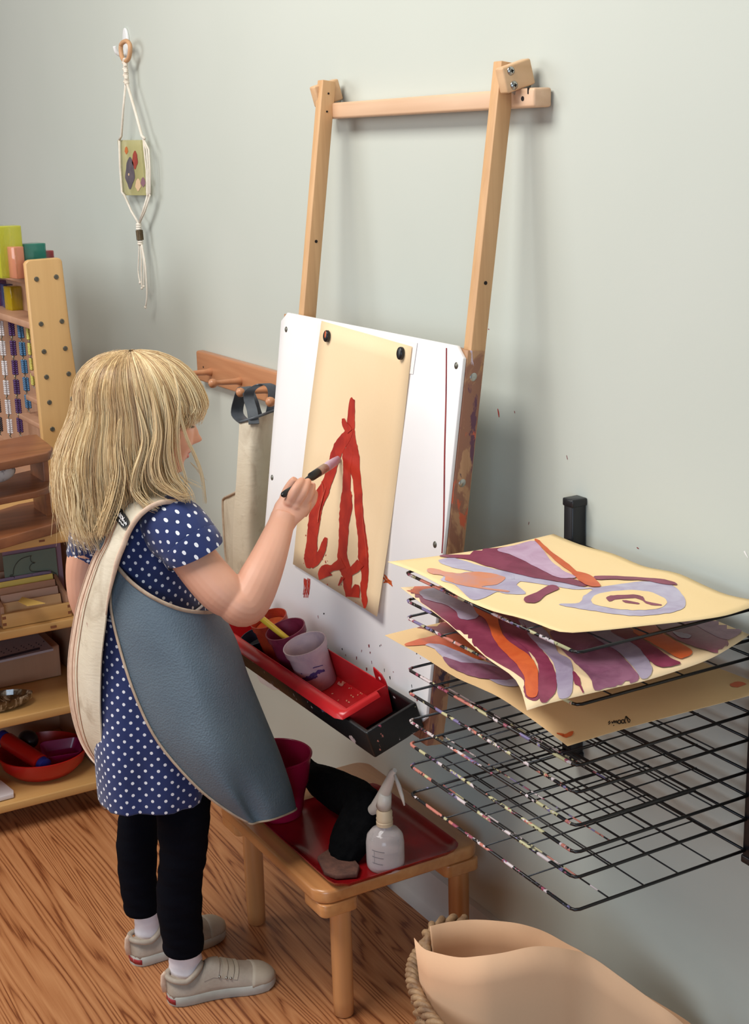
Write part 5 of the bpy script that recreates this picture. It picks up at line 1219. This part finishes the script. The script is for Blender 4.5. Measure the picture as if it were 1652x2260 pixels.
    b = MB(); ar = [Q(x, off(x) + sg * (hw(x) + .0009), 0) for sg, x in ((-1, .06), (-1, .035), (-1, .012), (0, -.003), (1, .012), (1, .035), (1, .06))]
    G_ = [[p + up_ * z_ for p in ar] for z_ in (.0055, .0145)]; sheet(b, G_, .0012, 0, 0, 0, toward=Q(-.5, 0, .01)); b.build('red_heel_patch', M['solered'], sol, smooth=True)
hR, tR = on(368, 2205, z=.004), on(608, 2152, z=.012)
shoe(hR, tR, 1)
hL, tL = on(288, 2122, z=.004), on(496, 2040, z=.012)
shoe(hL, tL, -1)

# ---- dress
def fold(t_, z_):
    k = max(0., min(1., (.62 - z_) / .25)); return k * (.030 * math.sin(9 * t_ + .6) + .018 * math.sin(17 * t_ + 2.) )
dr = MB()
bod = [ringpx(1094, 276, 366, .050), ringpx(1100, 262, 372, .060), ringpx(1112, 244, 382, .074), ringpx(1135, 224, 399, .088), ringpx(1165, 215, 414, .096), ringpx(1210, 214, 430, .100), ringpx(1270, 216, 436, .098), ringpx(1330, 214, 448, .100)]
lofted(dr, dense(bod, 4), uvc=False); dr.build('dress_bodice', M['dots'], child, smooth=True, fixn=True)
sk = MB()
skr = [ringpx(1328, 213, 452, .101, fold=fold), ringpx(1345, 212, 458, .106, fold=fold), ringpx(1420, 214, 466, .112, sq=2.4, fold=fold), ringpx(1520, 217, 468, .118, sq=2.8, fold=fold), ringpx(1620, 222, 468, .121, sq=3.2, fold=fold), ringpx(1690, 229, 466, .124, sq=3.4, fold=fold), ringpx(1724, 233, 463, .124, sq=3.4, fold=fold)]
D_ = dense(skr, 6); inner = [[np.mean(r, axis=0) + (p - np.mean(r, axis=0)) * .985 for p in r] for r in reversed(D_)]
lofted(sk, D_ + inner, caps=False); sk.build('dress_skirt', M['dots'], child, smooth=True)
b = MB(); r = skr[0]; r2 = ringpx(1329, 212, 453, .102); b.tube(r2 + [r2[0]], .0022, 8, caps=False); b.build('waist_seam', M['dots'], child, smooth=True)
def sleeve(pts, rad, cuff, crad, pre):
    s = MB(); S_ = spline([np.append(p, q) for p, q in zip(pts, rad)], 6); R_ = tube_rings([q[:3] for q in S_], [q[3] for q in S_], 32)
    R_ = [[np.mean(r, axis=0) + (p - np.mean(r, axis=0)) * (1 + .02 * math.sin(5 * k * 2 * math.pi / 32 + i * .2)) for k, p in enumerate(r)] for i, r in enumerate(R_)]
    lofted(s, R_ + [[np.mean(r, axis=0) + (p - np.mean(r, axis=0)) * .93 for p in r] for r in R_[:-8:-1]], caps=False, uvc=False); so_ = s.build('sleeve', M['dots'], child, smooth=True)
    s = MB(); C_ = tube_rings(cuff, crad, 32); lofted(s, C_ + [[np.mean(r, axis=0) + (p - np.mean(r, axis=0)) * .92 for p in r] for r in C_[::-1]], caps=False, uvc=False); s.build('cuff', M['dots'], so_, smooth=60)
sleeve([B(352, 1148, -.030), B(368, 1155, -.055), B(388, 1168, -.078), B(408, 1188, -.092), B(421, 1206, -.100)], [.036, .047, .0515, .0495, .0475], [B(416, 1200, -.098), B(418, 1202, -.098), B(430, 1220, -.105), B(431, 1222, -.105)], [.046, .0492, .0488, .0465], 0)
sleeve([B(240, 1150, .050), B(222, 1158, .068), B(206, 1178, .088), B(198, 1200, .096), B(195, 1218, .100)], [.034, .040, .041, .037, .035], [B(196, 1208, .098), B(196, 1210, .098), B(193, 1224, .102), B(193, 1226, .102)], [.034, .036, .0355, .034], 0)
b = MB(); nr = ringpx(1093, 275, 367, .0505); b.tube(nr + [nr[0]], .0028, 8, caps=False); b.build('neck_trim', plain('navy_trim', (28, 42, 92), rough=.8), child, smooth=True)

# ---- smock
def G_(rows, a=5, c=5): return fine_grid([[B(*p) for p in r] for r in rows], a, c)
rows = [[(250, 1240, -.094), (290, 1285, -.114), (340, 1320, -.128), (400, 1345, -.126), (455, 1352, -.100), (488, 1348, -.03), (478, 1348, .06)],
        [(243, 1330, -.104), (290, 1370, -.128), (345, 1400, -.144), (410, 1412, -.142), (470, 1414, -.110), (520, 1410, -.03), (505, 1408, .07)],
        [(264, 1430, -.118), (315, 1465, -.142), (375, 1482, -.156), (440, 1492, -.156), (500, 1490, -.118), (546, 1486, -.03), (530, 1484, .08)],
        [(300, 1540, -.136), (350, 1565, -.156), (410, 1580, -.170), (470, 1585, -.166), (530, 1580, -.120), (580, 1570, -.03), (560, 1568, .08)],
        [(350, 1640, -.148), (405, 1662, -.168), (460, 1674, -.180), (510, 1677, -.168), (560, 1668, -.122), (614, 1655, -.035), (596, 1650, .07)],
        [(432, 1735, -.156), (480, 1752, -.170), (515, 1756, -.174), (540, 1752, -.150), (585, 1744, -.130), (638, 1725, -.045), (622, 1720, .05)],
        [(500, 1788, -.155), (528, 1800, -.160), (545, 1800, -.158), (558, 1792, -.140), (600, 1782, -.130), (648, 1762, -.05), (634, 1756, .04)],
        [(546, 1814, -.152), (552, 1818, -.154), (560, 1818, -.150), (572, 1814, -.138), (604, 1808, -.128), (653, 1787, -.055), (640, 1778, .03)]]
GP = G_(rows); sm_ = MB(); sheet(sm_, GP, .0024, 0, 1, 1); smo = sm_.build('smock_panel', [M['leather'], M['canvas']], child, smooth=50)
smo['label'] = 'grey-blue leatherette smock panel over the right hip'
GPa = np.array(GP)
b = MB(); b.tube([p + (CP - p) * .0009 for p in GPa[0]], .0038, 8, flat=.55); b.tube([p + (CP - p) * .0009 for p in GPa[:, 0]], .0038, 8, flat=.55); b.tube([p + (CP - p) * .0005 for p in GPa[-1]], .0016, 8); b.build('binding', M['binding'], smo, smooth=True)
rows = [[(360, 1082, -.020), (374, 1086, -.045), (388, 1094, -.066), (402, 1108, -.082)],
        [(291, 1092, -.058), (308, 1097, -.075), (330, 1104, -.090), (356, 1109, -.104)],
        [(260, 1122, -.078), (275, 1128, -.094), (294, 1134, -.106), (316, 1130, -.114)],
        [(245, 1152, -.082), (258, 1160, -.100), (273, 1168, -.112), (288, 1166, -.119)],
        [(227, 1197, -.078), (241, 1204, -.104), (256, 1209, -.118), (270, 1210, -.123)],
        [(204, 1238, -.055), (223, 1243, -.096), (242, 1246, -.116), (258, 1242, -.124)],
        [(176, 1320, -.020), (197, 1323, -.080), (218, 1323, -.108), (239, 1320, -.120)],
        [(161, 1390, .000), (184, 1390, -.070), (207, 1388, -.102), (231, 1382, -.118)],
        [(152, 1470, .010), (175, 1470, -.066), (198, 1466, -.098), (223, 1455, -.112)],
        [(157, 1556, .010), (178, 1556, -.060), (198, 1552, -.092), (220, 1545, -.106)],
        [(176, 1628, .005), (190, 1624, -.052), (205, 1618, -.080), (222, 1610, -.098)],
        [(203, 1674, -.010), (210, 1670, -.045), (217, 1664, -.070), (226, 1656, -.088)],
        [(232, 1700, -.040), (233, 1698, -.054), (234, 1694, -.066), (235, 1688, -.080)]]
GW = G_(rows); b = MB(); sheet(b, GW, .0026, 0, 1, 0); sw = b.build('smock_strap', [M['canvas'], M['leather']], child, smooth=50)
sw['label'] = 'cream smock strap widening into the left wing'
GWa = np.array(GW); b = MB()
E1 = GWa[4:, 0]; E2 = []
strip = [[r[0] + (CP - r[0]) * .0012, r[1] + (CP - r[1]) * .0012, r[2] + (CP - r[2]) * .0012, r[3] + (CP - r[3]) * .0012] for r in GWa[:, :4]]
sheet(b, np.array(strip), .0016, 0, 0, 0); b.tube(E1, .0028, 8, flat=.6); b.build('edge_binding', M['pinkbinding'], sw, smooth=50)
b = MB(); b.tube([r[-1] + (CP - r[-1]) * .001 for r in GWa[2:34]], [.0042] * 24 + [.0036, .0032, .0028, .0024, .002, .0016, .0012, .0008], 8, flat=.6); b.build('strap_binding', M['pinkbinding'], sw, smooth=True)
b = MB()
for j in (4, 2): b.tube([r[j] + (CP - r[j]) * .0019 for r in GWa], .0006, 5)
b.build('stitching', M['darkwood'], sw, smooth=True)
rows = [[(192, 1150, -.015), (208, 1148, -.040), (226, 1144, -.060)], [(203, 1185, -.060), (220, 1180, -.074), (238, 1170, -.084)], [(222, 1222, -.080), (236, 1214, -.090), (254, 1204, -.098)], [(244, 1252, -.090), (252, 1248, -.098), (262, 1242, -.102)]]
GS_ = G_(rows); b = MB(); sheet(b, GS_, .0024, 0, 1, 1); s2_ = b.build('crossing_strap', [M['leather'], M['canvas']], child, smooth=50)
b = MB(); b.tube([r[0] + (CP - r[0]) * .0008 for r in np.array(GS_)], .0032, 8, flat=.6); b.build('strap_edge', M['binding'], s2_, smooth=True)
def tagpatch(pts, lab, d, sf):
    b = MB(); mark(b, pts, sf, 0, .0040, 4)
    o = b.build('name_label', M['ink'], sw); return o
SW = Surf(GW); tg = tagpatch([(252, 1138), (259, 1122), (272, 1126), (287, 1147), (288, 1160), (279, 1168), (272, 1165)], '', -.12, SW)
b = MB()
for x0, y0, k_, h_ in ((262, 1128, 6, 5.), (266, 1138, 7, 6.), (268, 1150, 4, 3.5)):
    P = []
    for i in range(k_ * 2 + 1): P.append((x0 + i * 1.35 + (.8 if i % 3 == 0 else -.6), y0 + i * 1.55 + (h_ / 2 if i % 2 else -h_ / 2), 1.5))
    stroke(b, P, SW, 0, .0054, 0, n=2)
b.build('white_lettering', M['white'], tg, fixn=False)
b = MB(); P = [B(x, y, -.088) for x, y in ((186, 1160), (199, 1177), (229, 1167), (217, 1150))]; b.prism(P, DV * .002); b.build('hook_patch', M['fur'], child)

# ---- hair
SC = B(313, 896, .004)
def hpath(phi, s0=.10, lenf=1.0, rad=1.0, flick=0., n=20, ph=0.):
    """one strand: from the crown over the skull, then hanging. phi 0 = face, -90 = side towards us"""
    c_, s_ = math.cos(phi), math.sin(phi); dirh = Fh * c_ + Lh * s_
    ax = (.0985 if c_ > 0 else .098); hr = 1 / math.sqrt((c_ / ax) ** 2 + (s_ / .082) ** 2) * rad; vz = .087 * (1 + (rad - 1) * .6)
    deg = abs(math.degrees(math.atan2(s_, c_)))
    T = [(0, -.018), (30, -.022), (56, -.026), (63, -.046), (70, -.095), (77, -.136), (85, -.150), (100, -.136), (118, -.148), (132, -.190), (160, -.205), (180, -.205)]
    endz = ip(deg, T) * lenf
    if deg < 58: endz = ip(deg, T) + (lenf - 1) * .03
    flare = ip(deg, [(0, .000), (40, .002), (60, -.004), (90, .004), (120, .020), (150, .040), (180, .048)])
    P = []
    for k in range(n):
        t_ = k / (n - 1)
        if t_ < .5:
            th = s0 + (math.pi / 2 - s0) * (t_ / .5); p = SC + dirh * hr * math.sin(th) ** .80 + up_ * vz * math.cos(th) - Fh * .012 * math.cos(th)
        else:
            q = (t_ - .5) / .5; z_ = endz * q
            bulge = flare * math.sin(math.pi * min(1, q * 1.0) * .78) - (.030 * q * q if deg > 55 else .006 * q)
            wv = (.0060 + .0035 * math.sin(phi * 11)) * q * math.sin(7 * q + ph * .45 + 2.5 * math.sin(phi * 5)) if deg > 50 else .0008 * math.sin(5 * q + ph)
            p = SC + dirh * (hr + bulge + wv) + up_ * z_ + np.cross(up_, dirh) * wv * .8
            if deg < 58: p = p - dirh * .006 * q * q
            if 52 <= deg < 110: p = p + Fh * (ip(deg, [(52, .0), (70, .003), (82, .016), (110, .012)]) * q * q * (1 if s_ < 0 else .5))
            p = p + dirh * flick * q ** 3 * (1 if deg > 58 else .15)
        P.append(p)
    return P
hb = MB(); rows = []; NP = 72
for k in range(NP): rows.append(hpath(2 * math.pi * k / NP - math.pi, .05, .93, .955, 0, 18))
rows = [[rows[k][i] for k in range(NP)] for i in range(18)]
hb.loft(rows, caps=False); hb.add([SC + up_ * .083 - Fh * .012], []); 
hb.f.append(tuple(range(NP))); hb.m.append(0)
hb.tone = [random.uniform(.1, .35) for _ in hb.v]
rr2 = random.Random(11)
def strand(phi, s0, lenf, rad, flick, r, tone, n=16, wob=.0028):
    tone += .13 * math.sin(phi * 19 + 1) + .09 * math.sin(phi * 43 + 2) - (.10 if abs(phi) > 1.9 else 0)
    P = hpath(phi, s0, lenf, rad, flick, n, rr2.uniform(0, 6.28)); j = V(rr2.gauss(0, wob), rr2.gauss(0, wob), rr2.gauss(0, wob)); lat = rr2.gauss(0, .006)
    d = Fh * math.cos(phi) + Lh * math.sin(phi); sd = np.cross(up_, d)
    P = [p + j * (i / n) + sd * lat * (i / n) ** 2 for i, p in enumerate(P)]
    rads = [r * (.5 + .5 * min(1, i / 3)) * (1 - .72 * max(0, (i / (n - 1) - .75) / .25)) for i in range(n)]
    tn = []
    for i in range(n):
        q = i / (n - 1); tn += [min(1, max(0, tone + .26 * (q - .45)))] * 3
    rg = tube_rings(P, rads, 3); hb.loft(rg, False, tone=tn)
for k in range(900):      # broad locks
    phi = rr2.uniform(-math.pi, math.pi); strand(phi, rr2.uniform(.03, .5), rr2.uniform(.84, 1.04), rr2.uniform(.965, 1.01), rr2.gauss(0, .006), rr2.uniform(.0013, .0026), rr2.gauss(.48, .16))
for k in range(4200):     # fine strands, more of them on the near side
    phi = rr2.gauss(-1.9, 1.1) if k % 3 else rr2.uniform(-math.pi, math.pi); strand(phi, rr2.uniform(.06, .8), rr2.uniform(.86, 1.09), rr2.uniform(.985, 1.045), rr2.gauss(0, .014), rr2.uniform(.00035, .0007), rr2.gauss(.62, .2), 16, .0045)
for k in range(420):      # flyaways at the back
    phi = rr2.choice([1, -1]) * rr2.uniform(1.9, 3.14); strand(phi, rr2.uniform(.2, 1.1), rr2.uniform(.8, 1.06), rr2.uniform(1.02, 1.09), rr2.uniform(-.01, .03), .0003, rr2.gauss(.65, .15), 16, .006)
def lock(pts, r, tone, cnt=16, spread=.003):
    for c in range(cnt):
        j = [V(rr2.gauss(0, spread), rr2.gauss(0, spread), rr2.gauss(0, spread * .6)) for _ in range(3)]; S_ = spline([B(*p) for p in pts], 5); n_ = len(S_)
        P = [p + j[0] * math.sin(math.pi * i / n_) + j[1] * (i / n_) for i, p in enumerate(S_)]
        hb.loft(tube_rings(P, [r * (1 - .8 * (i / n_) ** 3) for i in range(n_)], 3), False, tone=min(1, max(0, tone + rr2.gauss(0, .12))))
lock([(372, 800, -.070), (392, 850, -.080), (398, 910, -.080), (412, 965, -.074), (430, 1005, -.065), (446, 1050, -.058), (454, 1110, -.055)], .0006, .75, 16, .0016)
lock([(380, 815, -.072), (396, 880, -.080), (392, 950, -.082), (396, 1010, -.080), (410, 1060, -.078), (408, 1100, -.080)], .0006, .8, 12, .002)
lock([(360, 850, -.080), (372, 930, -.086), (370, 1000, -.088), (382, 1050, -.090), (408, 1082, -.092), (418, 1108, -.092)], .0008, .7, 34, .004)
lock([(335, 860, -.084), (350, 950, -.090), (340, 1020, -.094), (352, 1064, -.096), (392, 1092, -.100), (412, 1096, -.100)], .0009, .6, 50, .006)
lock([(300, 880, -.086), (318, 970, -.094), (300, 1040, -.100), (296, 1080, -.102), (318, 1110, -.108), (344, 1122, -.108)], .0007, .7, 30, .004)
lock([(270, 900, -.080), (258, 980, -.090), (262, 1040, -.096), (250, 1100, -.100), (232, 1150, -.100), (222, 1180, -.098)], .0009, .66, 50, .006)
lock([(420, 1020, -.06), (440, 1040, -.05), (452, 1058, -.045)], .0003, .6, 5, .003)
lock([(380, 1040, -.08), (410, 1062, -.075), (442, 1078, -.07)], .0003, .6, 6, .004)
# soft blonde ends at the nape
for x0, x1 in ((160, 178), (176, 196), (196, 212), (214, 226), (232, 236), (250, 244)):
    lock([(x0 + 10, 960, -.060), (x0 - 6, 1030, -.072), (x0 + 6, 1090, -.080), (x0 + 8, 1140, -.084), (x1, 1178, -.086)], .0009, .74, 55, .007)
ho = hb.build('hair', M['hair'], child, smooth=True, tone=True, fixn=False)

# ---- the brush in the hand
tip, end = bp(748, 1013, .004), B(622, 1094, -.020)
pb = empty('paintbrush', tip, 'short black brush with mauve-painted bristles held in the raised hand', 'paintbrush')
d = tip - end; L = np.linalg.norm(d)
b = MB(); b.tube([end, end + d * .02, end + d * .08, end + d * .25, end + d * .40, end + d * .48, end + d * .50, end + d * .62], [.002, .0048, .0056, .0046, .0038, .0048, .0072, .0074], 18); b.build('handle', M['black'], pb, smooth=50)
b = MB(); b.tube([end + d * .618, end + d * .63, end + d * .74, end + d * .75], [.0072, .0076, .0078, .0076], 18); b.build('ferrule', plain('scuffed_ferrule', (150, 116, 92), (190, 170, 160), 80, metal=.4, rough=.4), pb, smooth=50)
b = MB(); b.tube([end + d * .745, end + d * .80, end + d * .90, end + d * .985, end + d * 1.0], [.0078, .0084, .0078, .0066, .0040], 18, flat=.75); b.build('bristles', paint('mauve_white_paint', (206, 180, 196), (186, 150, 168)), pb, smooth=True)
